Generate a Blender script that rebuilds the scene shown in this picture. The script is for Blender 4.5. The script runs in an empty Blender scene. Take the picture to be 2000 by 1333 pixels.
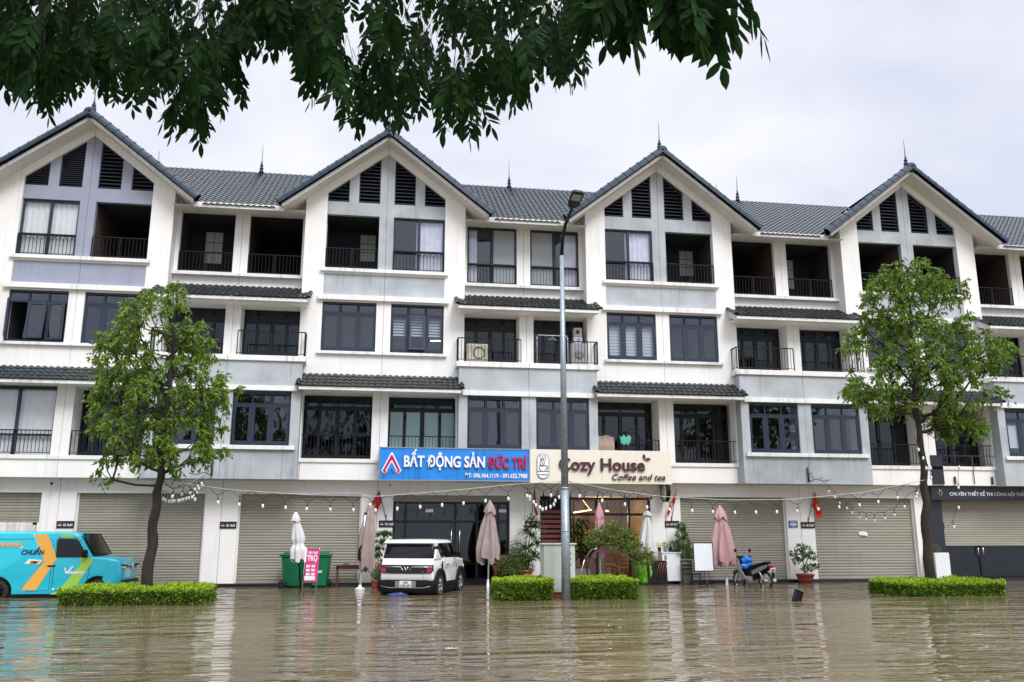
import bpy, bmesh, math, random
from mathutils import Vector, Matrix, noise
from math import sin, cos, pi, radians, atan2, sqrt, tan
rnd = random.Random(7)
SC = bpy.context.scene
COL = SC.collection
# ------------------------------------------------------------------ camera, sky, sun, exposure
CAM = Vector((0.049, -29.417, 1.598)); YAW = -0.14963; PIT = 0.2203; F = 1697.36
cd = bpy.data.cameras.new('camera'); cam = bpy.data.objects.new('camera', cd); COL.objects.link(cam)
cam.location = CAM; cam.rotation_euler = (pi/2+PIT, 0, YAW)
cd.sensor_width = 36; cd.lens = F/2000*36; cd.clip_start = .1; cd.clip_end = 3000
SC.camera = cam
W = bpy.data.worlds.new("World"); SC.world = W; W.use_nodes = True
SUN_EL, SUN_ROT = radians(47), radians(158)
def build_world():
    nt = W.node_tree; N = nt.nodes; L = nt.links
    bg = N['Background']; bg.inputs['Strength'].default_value = .1
    sky = N.new('ShaderNodeTexSky'); sky.sky_type = 'NISHITA'; sky.sun_disc = False
    sky.sun_elevation = SUN_EL; sky.sun_rotation = SUN_ROT
    tc = N.new('ShaderNodeTexCoord'); mp = N.new('ShaderNodeMapping'); mp.inputs['Scale'].default_value = (1, 1, 2.2)
    L.new(tc.outputs['Generated'], mp.inputs[0])
    n1 = N.new('ShaderNodeTexNoise'); n1.inputs['Scale'].default_value = 2.3; n1.inputs['Detail'].default_value = 6; n1.inputs['Roughness'].default_value = .5
    n1.inputs['Distortion'].default_value = .4
    L.new(mp.outputs[0], n1.inputs[0])
    cr = N.new('ShaderNodeValToRGB'); e = cr.color_ramp.elements
    e[0].position = .36; e[0].color = (.70, .735, .88, 1); e[1].position = .66; e[1].color = (.97, .97, 1, 1)
    L.new(n1.outputs['Fac'], cr.inputs[0])
    # an overcast sky is brighter overhead than near the horizon
    sx = N.new('ShaderNodeSeparateXYZ'); L.new(tc.outputs['Generated'], sx.inputs[0])
    mr = N.new('ShaderNodeMapRange'); mr.inputs['From Min'].default_value = .55; mr.inputs['From Max'].default_value = 1
    mr.inputs['To Min'].default_value = 6.7; mr.inputs['To Max'].default_value = 25
    L.new(sx.outputs['Z'], mr.inputs['Value'])
    vm = N.new('ShaderNodeVectorMath'); vm.operation = 'SCALE'; L.new(cr.outputs[0], vm.inputs[0]); L.new(mr.outputs[0], vm.inputs['Scale'])
    mx = N.new('ShaderNodeMix'); mx.data_type = 'RGBA'; mx.inputs[0].default_value = .95
    L.new(sky.outputs[0], mx.inputs[6]); L.new(vm.outputs[0], mx.inputs[7]); L.new(mx.outputs[2], bg.inputs[0])
build_world()
sd = bpy.data.lights.new('sun', 'SUN'); sd.energy = 1.5; sd.angle = radians(24); sd.color = (1, .985, .96)
sun = bpy.data.objects.new('sun', sd); COL.objects.link(sun)
sun.rotation_euler = (radians(43), 0, radians(22))
SC.view_settings.view_transform = 'Standard'; SC.view_settings.look = 'None'; SC.view_settings.exposure = .68; SC.view_settings.gamma = 1
SC.view_settings.use_curve_mapping = False
SC.cycles.max_bounces = 8; SC.cycles.transparent_max_bounces = 16

# ------------------------------------------------------------------ measuring helpers (survey of the photograph, real depths)
_fw = Vector((-sin(YAW)*cos(PIT), cos(YAW)*cos(PIT), sin(PIT))); _rt = Vector((cos(YAW), sin(YAW), 0)); _up = _rt.cross(_fw)
def A(x, y, Y):
    d = _fw*F+_rt*(x-1000)-_up*(y-666.5); t = (Y-CAM.y)/d.y; return CAM+d*t
# ------------------------------------------------------------------ materials
def nodes(name):
    m = bpy.data.materials.new(name); m.use_nodes = True
    return m, m.node_tree.nodes, m.node_tree.links, m.node_tree.nodes['Principled BSDF']
def c4(c): return (c[0], c[1], c[2], 1)
def mat(name, col, rough=.6, metal=0, var=.0, vs=3., bump=0, bs=40., emit=None, es=0, spec=.5, coat=0, streak=0, stretch=(1, 1, 1)):
    m, N, L, b = nodes(name)
    b.inputs['Base Color'].default_value = c4(col); b.inputs['Roughness'].default_value = rough; b.inputs['Metallic'].default_value = metal
    b.inputs['Specular IOR Level'].default_value = spec; b.inputs['Coat Weight'].default_value = coat; b.inputs['Coat Roughness'].default_value = .05
    if emit: b.inputs['Emission Color'].default_value = c4(emit); b.inputs['Emission Strength'].default_value = es
    g = N.new('ShaderNodeNewGeometry')
    if var or streak:
        out = None
        mp = N.new('ShaderNodeMapping'); mp.inputs['Scale'].default_value = stretch; L.new(g.outputs['Position'], mp.inputs[0])
        n = N.new('ShaderNodeTexNoise'); n.inputs['Scale'].default_value = vs; n.inputs['Detail'].default_value = 5; L.new(mp.outputs[0], n.inputs[0])
        r = N.new('ShaderNodeMapRange'); r.inputs['From Min'].default_value = .3; r.inputs['From Max'].default_value = .7
        r.inputs['To Min'].default_value = 1-var; r.inputs['To Max'].default_value = 1+var*.5; L.new(n.outputs[0], r.inputs[0])
        fac = r.outputs[0]
        if streak:
            m2 = N.new('ShaderNodeMapping'); m2.inputs['Scale'].default_value = (9, 9, .45); L.new(g.outputs['Position'], m2.inputs[0])
            n2 = N.new('ShaderNodeTexNoise'); n2.inputs['Scale'].default_value = 1; n2.inputs['Detail'].default_value = 4; L.new(m2.outputs[0], n2.inputs[0])
            n3 = N.new('ShaderNodeTexNoise'); n3.inputs['Scale'].default_value = .7; L.new(g.outputs['Position'], n3.inputs[0])
            mu = N.new('ShaderNodeMath'); mu.operation = 'MULTIPLY'; L.new(n2.outputs[0], mu.inputs[0]); L.new(n3.outputs[0], mu.inputs[1])
            r2 = N.new('ShaderNodeMapRange'); r2.inputs['From Min'].default_value = .28; r2.inputs['From Max'].default_value = .42
            r2.inputs['To Min'].default_value = 1; r2.inputs['To Max'].default_value = 1-streak; L.new(mu.outputs[0], r2.inputs[0])
            m3 = N.new('ShaderNodeMath'); m3.operation = 'MULTIPLY'; L.new(fac, m3.inputs[0]); L.new(r2.outputs[0], m3.inputs[1]); fac = m3.outputs[0]
        v = N.new('ShaderNodeVectorMath'); v.operation = 'SCALE'; v.inputs[0].default_value = col[:3]; L.new(fac, v.inputs['Scale']); L.new(v.outputs[0], b.inputs['Base Color'])
    if bump:
        n = N.new('ShaderNodeTexNoise'); n.inputs['Scale'].default_value = bs; n.inputs['Detail'].default_value = 4; L.new(g.outputs['Position'], n.inputs[0])
        bp = N.new('ShaderNodeBump'); bp.inputs['Strength'].default_value = bump; bp.inputs['Distance'].default_value = .01; L.new(n.outputs[0], bp.inputs['Height']); L.new(bp.outputs[0], b.inputs['Normal'])
    return m
def leafmat(name, col, col2, rough=.4, trans=.35, spec=.5):
    m, N, L, b = nodes(name)
    oi = N.new('ShaderNodeNewGeometry'); n = N.new('ShaderNodeTexNoise'); n.inputs['Scale'].default_value = 9; L.new(oi.outputs['Position'], n.inputs[0])
    wn = N.new('ShaderNodeMath'); wn.operation = 'MULTIPLY_ADD'; L.new(oi.outputs['Random Per Island'], wn.inputs[0]); wn.inputs[1].default_value = .6
    ms = N.new('ShaderNodeMath'); ms.operation = 'MULTIPLY'; L.new(n.outputs[0], ms.inputs[0]); ms.inputs[1].default_value = .6; L.new(ms.outputs[0], wn.inputs[2])
    mx = N.new('ShaderNodeMix'); mx.data_type = 'RGBA'; mx.inputs[6].default_value = c4(col); mx.inputs[7].default_value = c4(col2); L.new(wn.outputs[0], mx.inputs[0])
    L.new(mx.outputs[2], b.inputs['Base Color']); b.inputs['Roughness'].default_value = rough; b.inputs['Specular IOR Level'].default_value = spec
    t = N.new('ShaderNodeBsdfTranslucent'); L.new(mx.outputs[2], t.inputs[0])
    ms = N.new('ShaderNodeMixShader'); ms.inputs[0].default_value = trans; L.new(b.outputs[0], ms.inputs[1]); L.new(t.outputs[0], ms.inputs[2])
    L.new(ms.outputs[0], N['Material Output'].inputs[0]); return m
def glassmat(name, tint, refl=1.5, rough=.02, alpha=.6):
    """a window pane: clear part (tinted) seen through a mirror-like surface layer"""
    m, N, L, b = nodes(name)
    tr = N.new('ShaderNodeBsdfTransparent'); tr.inputs[0].default_value = c4(tint)
    gl = N.new('ShaderNodeBsdfGlossy'); gl.inputs['Roughness'].default_value = rough; gl.inputs[0].default_value = (.84, .91, 1, 1)
    fr = N.new('ShaderNodeFresnel'); g = N.new('ShaderNodeNewGeometry')
    mi = N.new('ShaderNodeMapRange'); mi.inputs['To Min'].default_value = refl; mi.inputs['To Max'].default_value = 1/refl; L.new(g.outputs['Backfacing'], mi.inputs['Value']); L.new(mi.outputs[0], fr.inputs[0])
    n = N.new('ShaderNodeTexNoise'); n.inputs['Scale'].default_value = .8; L.new(g.outputs['Position'], n.inputs[0])
    bp = N.new('ShaderNodeBump'); bp.inputs['Strength'].default_value = .25; bp.inputs['Distance'].default_value = .02; L.new(n.outputs[0], bp.inputs['Height']); L.new(bp.outputs[0], gl.inputs['Normal'])
    ms = N.new('ShaderNodeMixShader'); L.new(fr.outputs[0], ms.inputs[0]); L.new(tr.outputs[0], ms.inputs[1]); L.new(gl.outputs[0], ms.inputs[2])
    L.new(ms.outputs[0], N['Material Output'].inputs[0]); return m
def brickmat():
    m, N, L, b = nodes('brick_wall')
    g = N.new('ShaderNodeNewGeometry'); s = N.new('ShaderNodeSeparateXYZ'); L.new(g.outputs['Position'], s.inputs[0])
    ad = N.new('ShaderNodeMath'); L.new(s.outputs[0], ad.inputs[0]); L.new(s.outputs[1], ad.inputs[1])
    cb = N.new('ShaderNodeCombineXYZ'); L.new(ad.outputs[0], cb.inputs[0]); L.new(s.outputs[2], cb.inputs[1])
    t = N.new('ShaderNodeTexBrick'); L.new(cb.outputs[0], t.inputs[0]); t.inputs['Scale'].default_value = 4.5
    t.inputs['Color1'].default_value = (.085, .034, .026, 1); t.inputs['Color2'].default_value = (.055, .024, .02, 1); t.inputs['Mortar'].default_value = (.09, .08, .075, 1); t.inputs['Mortar Size'].default_value = .03
    L.new(t.outputs[0], b.inputs['Base Color']); b.inputs['Roughness'].default_value = .9; return m
def watermat():
    m, N, L, b = nodes('flood_water')
    g = N.new('ShaderNodeNewGeometry')
    n0 = N.new('ShaderNodeTexNoise'); n0.inputs['Scale'].default_value = .25; n0.inputs['Detail'].default_value = 3; L.new(g.outputs['Position'], n0.inputs[0])
    cr = N.new('ShaderNodeValToRGB'); e = cr.color_ramp.elements; e[0].position = .35; e[0].color = (.140, .110, .060, 1); e[1].position = .65; e[1].color = (.180, .144, .084, 1)
    L.new(n0.outputs[0], cr.inputs[0]); L.new(cr.outputs[0], b.inputs['Base Color'])
    b.inputs['Roughness'].default_value = .02; b.inputs['IOR'].default_value = 1.38; b.inputs['Specular IOR Level'].default_value = .5
    last = None
    for sc, st, di, det, dist in (((.22, .9, 1), .6, .13, 1, .8), ((.62, 2.3, 1), .8, .050, 1, 1.6), ((1.7, 4.6, 1), .40, .012, 1, 1.2)):
        mp = N.new('ShaderNodeMapping'); mp.inputs['Scale'].default_value = sc; mp.inputs['Rotation'].default_value = (0, 0, .12); L.new(g.outputs['Position'], mp.inputs[0])
        n = N.new('ShaderNodeTexNoise'); n.inputs['Scale'].default_value = 1; n.inputs['Detail'].default_value = det; n.inputs['Distortion'].default_value = dist; L.new(mp.outputs[0], n.inputs[0])
        bp = N.new('ShaderNodeBump'); bp.inputs['Strength'].default_value = st; bp.inputs['Distance'].default_value = di; L.new(n.outputs[0], bp.inputs['Height'])
        if last: L.new(last, bp.inputs['Normal'])
        last = bp.outputs[0]
    L.new(last, b.inputs['Normal']); return m
M = {}
M['white'] = mat('white_wall_paint', (.865, .852, .83), .75, var=.05, vs=1.1, streak=.11, bump=.25, bs=60)
M['cream'] = mat('cream_wall_paint', (.85, .83, .79), .75, var=.05, vs=1.4, streak=.08, bump=.2, bs=60)
M['grey'] = mat('grey_wall_paint', (.44, .475, .50), .75, var=.20, vs=1.3, streak=.22, bump=.3, bs=50)
M['greyc'] = mat('grey_concrete_paint', (.40, .42, .42), .8, var=.18, vs=2.3, streak=.34, bump=.35, bs=40)
M['lilac'] = mat('lilac_grey_wall_paint', (.31, .33, .42), .75, var=.08, vs=1.7, streak=.14, bump=.3, bs=50)
M['trim'] = mat('white_trim_paint', (.82, .815, .80), .7, var=.08, vs=3, streak=.28, bump=.2)
M['soffit'] = mat('soffit_paint', (.74, .72, .68), .8, var=.06, vs=2)
M['frame'] = mat('blue_grey_aluminium', (.026, .036, .064), .4, spec=.4)
M['frame2'] = mat('dark_grey_aluminium', (.010, .012, .018), .45, spec=.35)
M['rail'] = mat('black_railing_paint', (.006, .007, .010), .5, spec=.3)
M['louvre'] = mat('louvre_slat_paint', (.030, .034, .055), .4, var=.1)
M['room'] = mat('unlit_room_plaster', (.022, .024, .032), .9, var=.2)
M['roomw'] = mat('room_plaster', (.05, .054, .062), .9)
M['brick'] = brickmat()
M['tile'] = mat('glazed_roof_tile', (.014, .024, .036), .30, var=.3, vs=6, spec=.32)
M['tileold'] = mat('weathered_roof_tile', (.020, .027, .029), .38, var=.5, vs=9, bump=.3, bs=60)
M['ridge'] = mat('ridge_tile_glaze', (.014, .034, .058), .45, spec=.3, var=.2, vs=5)
M['shut'] = mat('shutter_steel', (.34, .316, .258), .5, var=.14, vs=1.1, streak=.10, stretch=(.35, .35, 7))
M['shutgrey'] = mat('shutter_dark_steel', (.23, .21, .18), .5, var=.05)
M['plinth'] = mat('black_granite', (.012, .012, .014), .25, var=.3, vs=8)
M['curtain'] = mat('curtain_fabric', (.80, .78, .74), .9, var=.08, vs=4)
M['blind'] = mat('roller_blind', (.50, .53, .58), .8)
M['lilacc'] = mat('lilac_curtain_fabric', (.72, .70, .80), .9, var=.1, vs=4)
M['glass'] = glassmat('window_glass', (.96, .975, .99), 1.66)
M['glassd'] = glassmat('tinted_glass', (.40, .47, .50), 1.55)
M['shopglass'] = glassmat('shop_glass', (.8, .84, .85), 1.45)
M['frost'] = mat('frosted_glass', (.36, .52, .50), .25, spec=.5)
M['frostb'] = mat('frosted_pane', (.33, .37, .40), .2, spec=.6)
M['steel'] = mat('galvanised_steel', (.30, .35, .39), .45, metal=.6, var=.22, vs=14, bump=.1)
M['bark'] = mat('dark_bark', (.030, .022, .018), .9, var=.45, vs=12, bump=1, bs=45, stretch=(1, 1, .3))
M['leaf'] = leafmat('tree_leaf', (.038, .115, .012), (.19, .29, .022))
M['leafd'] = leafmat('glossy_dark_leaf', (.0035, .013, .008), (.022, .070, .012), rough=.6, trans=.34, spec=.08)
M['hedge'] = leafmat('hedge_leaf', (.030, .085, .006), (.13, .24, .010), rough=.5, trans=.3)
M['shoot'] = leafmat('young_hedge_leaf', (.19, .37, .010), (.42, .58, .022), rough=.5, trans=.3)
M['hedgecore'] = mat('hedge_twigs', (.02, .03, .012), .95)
M['plant'] = leafmat('pot_plant_leaf', (.025, .085, .018), (.11, .20, .03))
M['maroonleaf'] = leafmat('reddish_leaf', (.05, .18, .02), (.24, .24, .05))
M['orchid'] = leafmat('orange_flower', (.50, .17, .04), (.55, .28, .05))
M['pot'] = mat('red_glazed_pot', (.28, .02, .02), .25, coat=.4)
M['terra'] = mat('terracotta', (.30, .05, .03), .5, var=.15)
M['soil'] = mat('potting_soil', (.04, .03, .02), .95)
M['wood'] = mat('brown_wood', (.20, .075, .03), .5, var=.25, vs=6, stretch=(1, 6, 6))
M['oldwood'] = mat('old_dark_wood', (.10, .038, .025), .55, var=.3, vs=9)
M['red_slat'] = mat('red_brown_slat', (.16, .035, .025), .45, var=.2)
M['black'] = mat('black_plastic', (.0045, .0045, .005), .6, spec=.25)
M['rubber'] = mat('tyre_rubber', (.014, .014, .015), .8)
M['chrome'] = mat('bright_metal', (.75, .76, .78), .2, metal=1)
M['silver'] = mat('silver_paint', (.36, .37, .40), .35, metal=.6)
M['carwhite'] = mat('white_car_paint', (.90, .90, .90), .25, coat=.6, var=.015)
M['carglass'] = mat('dark_car_glass', (.004, .005, .009), .05, spec=.5)
M['redlight'] = mat('red_lamp_lens', (.33, .008, .035), .15, coat=.5)
M['cyan'] = mat('turquoise_van_paint', (.008, .50, .66), .3, coat=.6, var=.02)
M['orange'] = mat('orange_decal', (.78, .40, .06), .35, coat=.4)
M['lime'] = mat('lime_decal', (.33, .60, .07), .35, coat=.4)
M['signblue'] = mat('blue_sign_panel', (.012, .235, .74), .4, var=.12, vs=1.2, streak=.35)
M['signcream'] = mat('cream_sign_panel', (.78, .73, .62), .55, var=.02)
M['signwhite'] = mat('white_letter', (.85, .85, .85), .4)
M['signred'] = mat('red_letter', (.50, .01, .075), .35)
M['maroon'] = mat('maroon_letter', (.065, .012, .022), .4)
M['ink'] = mat('black_print', (.01, .01, .012), .5)
M['navy'] = mat('navy_print', (.01, .03, .10), .5)
M['plate'] = mat('white_plate', (.75, .76, .78), .4)
M['flag'] = mat('red_flag_cloth', (.55, .012, .015), .8, bump=.1)
M['star'] = mat('yellow_star', (.85, .60, .03), .8)
M['binGreen'] = mat('green_bin_plastic', (.006, .19, .085), .4, var=.06)
M['magenta'] = mat('pink_poster', (.66, .03, .22), .5)
M['umbWhite'] = mat('white_canvas', (.66, .66, .66), .85, var=.06, vs=5)
M['umbMauve'] = mat('mauve_canvas', (.36, .28, .265), .85, var=.12, vs=5)
M['umbPink'] = mat('pink_canvas', (.55, .33, .33), .85, var=.12, vs=5)
M['umbPinkB'] = mat('rose_canvas', (.55, .29, .34), .85, var=.08, vs=5)
M['cabinet'] = mat('grey_cabinet_paint', (.52, .54, .50), .5, var=.07, vs=3, streak=.15)
M['whiteboard'] = mat('whiteboard', (.80, .82, .85), .25, var=.06, vs=4)
M['bluebag'] = mat('blue_plastic_bag', (.01, .18, .65), .3, var=.2, vs=9)
M['navybag'] = mat('dark_blue_plastic_bag', (.02, .03, .16), .3, var=.5, vs=12)
M['greenbag'] = mat('green_plastic_bag', (.16, .50, .04), .25, var=.4, vs=7)
M['canvas'] = mat('black_folded_fabric', (.010, .010, .012), .9)
M['bulb'] = mat('white_bulb', (.80, .80, .78), .2, coat=.3)
M['wire'] = mat('black_wire', (.01, .01, .01), .6)
M['rope'] = mat('pale_rope', (.50, .50, .48), .8)
M['glow'] = mat('lit_lamp', (.9, .6, .3), .5, emit=(1, .62, .25), es=8)
M['cafewall'] = mat('cafe_brown_panel', (.30, .20, .12), .6, var=.2, vs=3)
M['paper'] = mat('white_paper', (.78, .76, .80), .7)
M['debris'] = mat('pale_litter', (.45, .42, .30), .8)
M['asphalt'] = mat('asphalt', (.05, .05, .05), .9, var=.1)
M['darkshop'] = mat('dark_cladding', (.014, .019, .028), .4, var=.1)
M['tealc'] = mat('teal_cloth', (.10, .42, .33), .9)
M['brownc'] = mat('brown_cloth', (.36, .27, .22), .9, var=.1)
M['yellow'] = mat('yellow_flower', (.7, .6, .05), .6)
M['beigeac'] = mat('beige_casing', (.55, .52, .42), .5)
M['bluebox'] = mat('blue_plate', (.02, .08, .30), .4)
# ------------------------------------------------------------------ mesh builder
class MB:
    def __init__(s): s.v = []; s.f = []; s.m = []; s.s = []
    def add(s, vs, fs, m=0, sm=False):
        o = len(s.v); s.v += [tuple(p) for p in vs]
        for f in fs: s.f.append([i+o for i in f]); s.m.append(m); s.s.append(sm)
        return s
    def box(s, x0, x1, y0, y1, z0, z1, m=0):
        if x0 > x1: x0, x1 = x1, x0
        return s.add([(x0, y0, z0), (x1, y0, z0), (x1, y1, z0), (x0, y1, z0), (x0, y0, z1), (x1, y0, z1), (x1, y1, z1), (x0, y1, z1)],
              [(3, 2, 1, 0), (4, 5, 6, 7), (0, 1, 5, 4), (1, 2, 6, 5), (2, 3, 7, 6), (3, 0, 4, 7)], m)
    def room(s, x0, x1, y0, y1, z0, z1, m=0):   # five inner faces, open at the front (y0)
        return s.add([(x0, y0, z0), (x1, y0, z0), (x1, y1, z0), (x0, y1, z0), (x0, y0, z1), (x1, y0, z1), (x1, y1, z1), (x0, y1, z1)],
              [(0, 1, 2, 3), (4, 5, 6, 7), (1, 2, 6, 5), (2, 3, 7, 6), (3, 0, 4, 7)], m)
    def prism(s, poly, y0, y1, m=0, axis='y'):
        n = len(poly)
        P = (lambda a, b, c: (a, c, b)) if axis == 'y' else ((lambda a, b, c: (c, a, b)) if axis == 'x' else (lambda a, b, c: (a, b, c)))
        vs = [P(a, b, y0) for a, b in poly]+[P(a, b, y1) for a, b in poly]
        return s.add(vs, [list(range(n)), list(range(2*n-1, n-1, -1))]+[(i, (i+1) % n, n+(i+1) % n, n+i) for i in range(n)], m)
    def tube(s, pts, r, n=6, m=0, cap=True, sm=True):
        pts = [Vector(p) for p in pts]; k = len(pts); vs = []
        for i, p in enumerate(pts):
            t = (pts[min(i+1, k-1)]-pts[max(i-1, 0)])
            t = t.normalized() if t.length > 1e-9 else Vector((0, 0, 1))
            a = Vector((0, 0, 1)) if abs(t.z) < .9 else Vector((1, 0, 0)); u = t.cross(a).normalized(); w = t.cross(u)
            rr = r[i] if isinstance(r, (list, tuple)) else r
            vs += [p+(u*cos(2*pi*j/n)+w*sin(2*pi*j/n))*rr for j in range(n)]
        fs = [(i*n+j, i*n+(j+1) % n, (i+1)*n+(j+1) % n, (i+1)*n+j) for i in range(k-1) for j in range(n)]
        s.add(vs, fs, m, sm)
        if cap: o = len(s.v)-n*k; s.f += [[o+j for j in range(n)][::-1], [o+(k-1)*n+j for j in range(n)]]; s.m += [m, m]; s.s += [False, False]
        return s
    def lathe(s, prof, n=16, c=(0, 0, 0), m=0, sm=True, wob=None):
        vs = []
        for i, (r, z) in enumerate(prof):
            for j in range(n):
                a = 2*pi*j/n; rr = r*(wob(a, i/(len(prof)-1)) if wob else 1)
                vs.append((c[0]+rr*cos(a), c[1]+rr*sin(a), c[2]+z))
        k = len(prof)
        fs = [(i*n+j, i*n+(j+1) % n, (i+1)*n+(j+1) % n, (i+1)*n+j) for i in range(k-1) for j in range(n)]
        s.add(vs, fs, m, sm); o = len(s.v)-n*k
        if prof[0][0] > 1e-4: s.f.append([o+j for j in range(n)][::-1]); s.m.append(m); s.s.append(False)
        if prof[-1][0] > 1e-4: s.f.append([o+(k-1)*n+j for j in range(n)]); s.m.append(m); s.s.append(False)
        return s
    def disc(s, c, r0, r1, y0, y1, n=24, m=0, axis='y'):   # ring or disc lying across an axis
        def P(a, rr, d):
            u, w = rr*cos(a), rr*sin(a)
            return (c[0]+u, c[1]+d, c[2]+w) if axis == 'y' else (c[0]+d, c[1]+u, c[2]+w)
        vs = []
        for rr, d in ((r0, y0), (r1, y0), (r1, y1), (r0, y1)): vs += [P(2*pi*j/n, max(rr, 1e-4), d) for j in range(n)]
        fs = [(q*n+j, q*n+(j+1) % n, ((q+1) % 4)*n+(j+1) % n, ((q+1) % 4)*n+j) for q in range(4) for j in range(n)]
        return s.add(vs, fs, m, True)
    def xf(s, mtx, start=0):
        for i in range(start, len(s.v)): s.v[i] = tuple(mtx @ Vector(s.v[i]))
        return s
    def mesh(s, name, mats, bevel=0, seg=1):
        me = bpy.data.meshes.new(name); me.from_pydata(s.v, [], s.f)
        for mm in mats: me.materials.append(M[mm] if isinstance(mm, str) else mm)
        me.polygons.foreach_set('material_index', s.m); me.polygons.foreach_set('use_smooth', s.s); me.update()
        if bevel:
            bm = bmesh.new(); bm.from_mesh(me); bmesh.ops.remove_doubles(bm, verts=bm.verts, dist=1e-5); bmesh.ops.recalc_face_normals(bm, faces=bm.faces)
            ed = [e for e in bm.edges if len(e.link_faces) == 2 and e.calc_face_angle(0) > .35]
            bmesh.ops.bevel(bm, geom=ed, offset=bevel, segments=seg, affect='EDGES', profile=.6)
            if seg > 1:
                for f in bm.faces: f.smooth = True
            bm.to_mesh(me); bm.free()
        return me
CACHE = {}
def put(name, me, parent=None, loc=(0, 0, 0), rot=(0, 0, 0), scale=(1, 1, 1), **kw):
    o = bpy.data.objects.new(name, me); COL.objects.link(o); o.location = loc; o.rotation_euler = rot; o.scale = scale
    if parent: o.parent = parent
    for k, v in kw.items(): o[k] = v
    return o
def part(name, mb, mats, parent=None, bevel=0, seg=1, loc=(0, 0, 0), rot=(0, 0, 0), **kw):
    if isinstance(mats, str): mats = [mats]
    return put(name, mb.mesh(name, mats, bevel, seg), parent, loc, rot, **kw)
def cached(key, fn):
    if key not in CACHE: CACHE[key] = fn()
    return CACHE[key]
def thing(name, label, cat, loc=(0, 0, 0), rz=0, group=None):
    o = bpy.data.objects.new(name, None); COL.objects.link(o); o.empty_display_size = .2; o.location = loc; o.rotation_euler = (0, 0, rz)
    o['label'] = label; o['category'] = cat
    if group: o['group'] = group
    return o
def text_mesh(body, size, mats, bold=0, depth=.01, shear=0, align='LEFT', sx=1, spacing=1.0):
    key = ('txt', body, size, bold, depth, shear, align, tuple(mats), spacing)
    def f():
        c = bpy.data.curves.new('lettering', 'FONT'); c.body = body; c.size = size; c.offset = bold; c.extrude = depth; c.shear = shear; c.align_x = align; c.resolution_u = 3; c.space_character = spacing
        o = bpy.data.objects.new('t', c); COL.objects.link(o)
        me = bpy.data.meshes.new_from_object(o.evaluated_get(bpy.context.evaluated_depsgraph_get())); bpy.data.objects.remove(o)
        me.materials.clear()
        for mm in mats: me.materials.append(M[mm])
        me.name = 'lettering'; return me
    return cached(key, f)
def text(body, size, mt, parent, loc, fit=None, rz=0, name='lettering', rot=None, **kw):
    """lettering standing upright, facing -y; fit = width in metres"""
    me = text_mesh(body, size, [mt], **kw); sx = 1
    if fit:
        xs = [v.co.x for v in me.vertices]; sx = fit/(max(xs)-min(xs))
    o = put(name, me, parent, loc, rot or (pi/2, 0, rz), (sx, 1, 1)); return o
# ------------------------------------------------------------------ setting
def setting():
    g = MB(); g.add([(-900, -900, -.6), (900, -900, -.6), (900, 1500, -.6), (-900, 1500, -.6)], [(0, 1, 2, 3)])
    part('ground', g, 'asphalt', kind='structure')
    w = MB(); w.add([(-900, -900, 0), (900, -900, 0), (900, 1500, 0), (-900, 1500, 0)], [(0, 1, 2, 3)])
    put('water', w.mesh('water', [watermat()]), kind='structure')
    p = MB(); p.box(-15.2, 30.2, .22, 9, -.5, .105)
    part('pavement', p, 'plinth', bevel=.012, kind='structure')
setting()
# ------------------------------------------------------------------ terraced houses; u runs from the gable joint (0) to the recess joint (5)
ZA, SL = 15.30, .775                      # underside of the gable roof: apex height, slope
def zr(u, top=0): return ZA+top-SL*u
W0, W1 = .25, 2.08
TW, TL = .2, .30
def tile_geo(mb, P, w=TW, L=TL):          # one S-shaped tile; P(a across, b upslope, h normal)
    xs = [0, .25, .5, .75, 1]; hs = [.012, .042, .050, .030, .006]
    lo = [P(x*w, 0, h+.022) for x, h in zip(xs, hs)]; hi = [P(x*w, L, h) for x, h in zip(xs, hs)]; bt = [P(x*w, .004, h-.006) for x, h in zip(xs, hs)]
    mb.add(lo+hi+bt, [(i, i+1, 6+i, 5+i) for i in range(4)]+[(i, i+1, 11+i, 10+i) for i in range(4)], 0, False)
def me_tile(kind):
    def f():
        mb = MB(); tile_geo(mb, lambda a, b, h: (a, b, h), TW, TL)
        return mb.mesh('roof_tile', [kind])
    return cached('tile'+kind, f)
def me_cap(kind='ridge', r=.105, L=.36):
    def f():
        mb = MB(); n = 7
        for q, (x0, x1, rr) in enumerate(((0, L, r), (L-.04, L, r+.014))):
            a = [(x0, -rr*cos(pi*j/n), rr*sin(pi*j/n)) for j in range(n+1)]; b = [(x1, -rr*cos(pi*j/n), rr*sin(pi*j/n)) for j in range(n+1)]
            mb.add(a+b, [(j, j+1, n+2+j, n+1+j) for j in range(n)]+[list(range(n+1)), list(range(n+1, 2*n+2))], 0, False)
        return mb.mesh('ridge_tile', [kind])
    return cached(('cap', kind, r, L), f)
def me_casement():
    w, h = W1-W0, 1.69; ht = 1.30; sw = w/3
    def f():
        mb = MB(); y0, y1 = 0, .08; fr = .05
        mb.box(0, w, y0, y1, h-fr, h); mb.box(0, w, y0, y1, 0, fr); mb.box(0, fr, y0, y1, fr, h-fr); mb.box(w-fr, w, y0, y1, fr, h-fr)
        mb.box(fr, w-fr, y0-.004, y1, ht, ht+.055)
        for i in (1, 2): mb.box(i*sw-.022, i*sw+.022, y0-.002, y1, ht+.055, h-fr)
        for i in (1, 2): mb.box(i*sw-.03, i*sw+.03, y0-.002, y1, fr, ht)
        return mb.mesh('frame', ['frame'], bevel=.006)
    return cached('casement', f)
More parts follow.
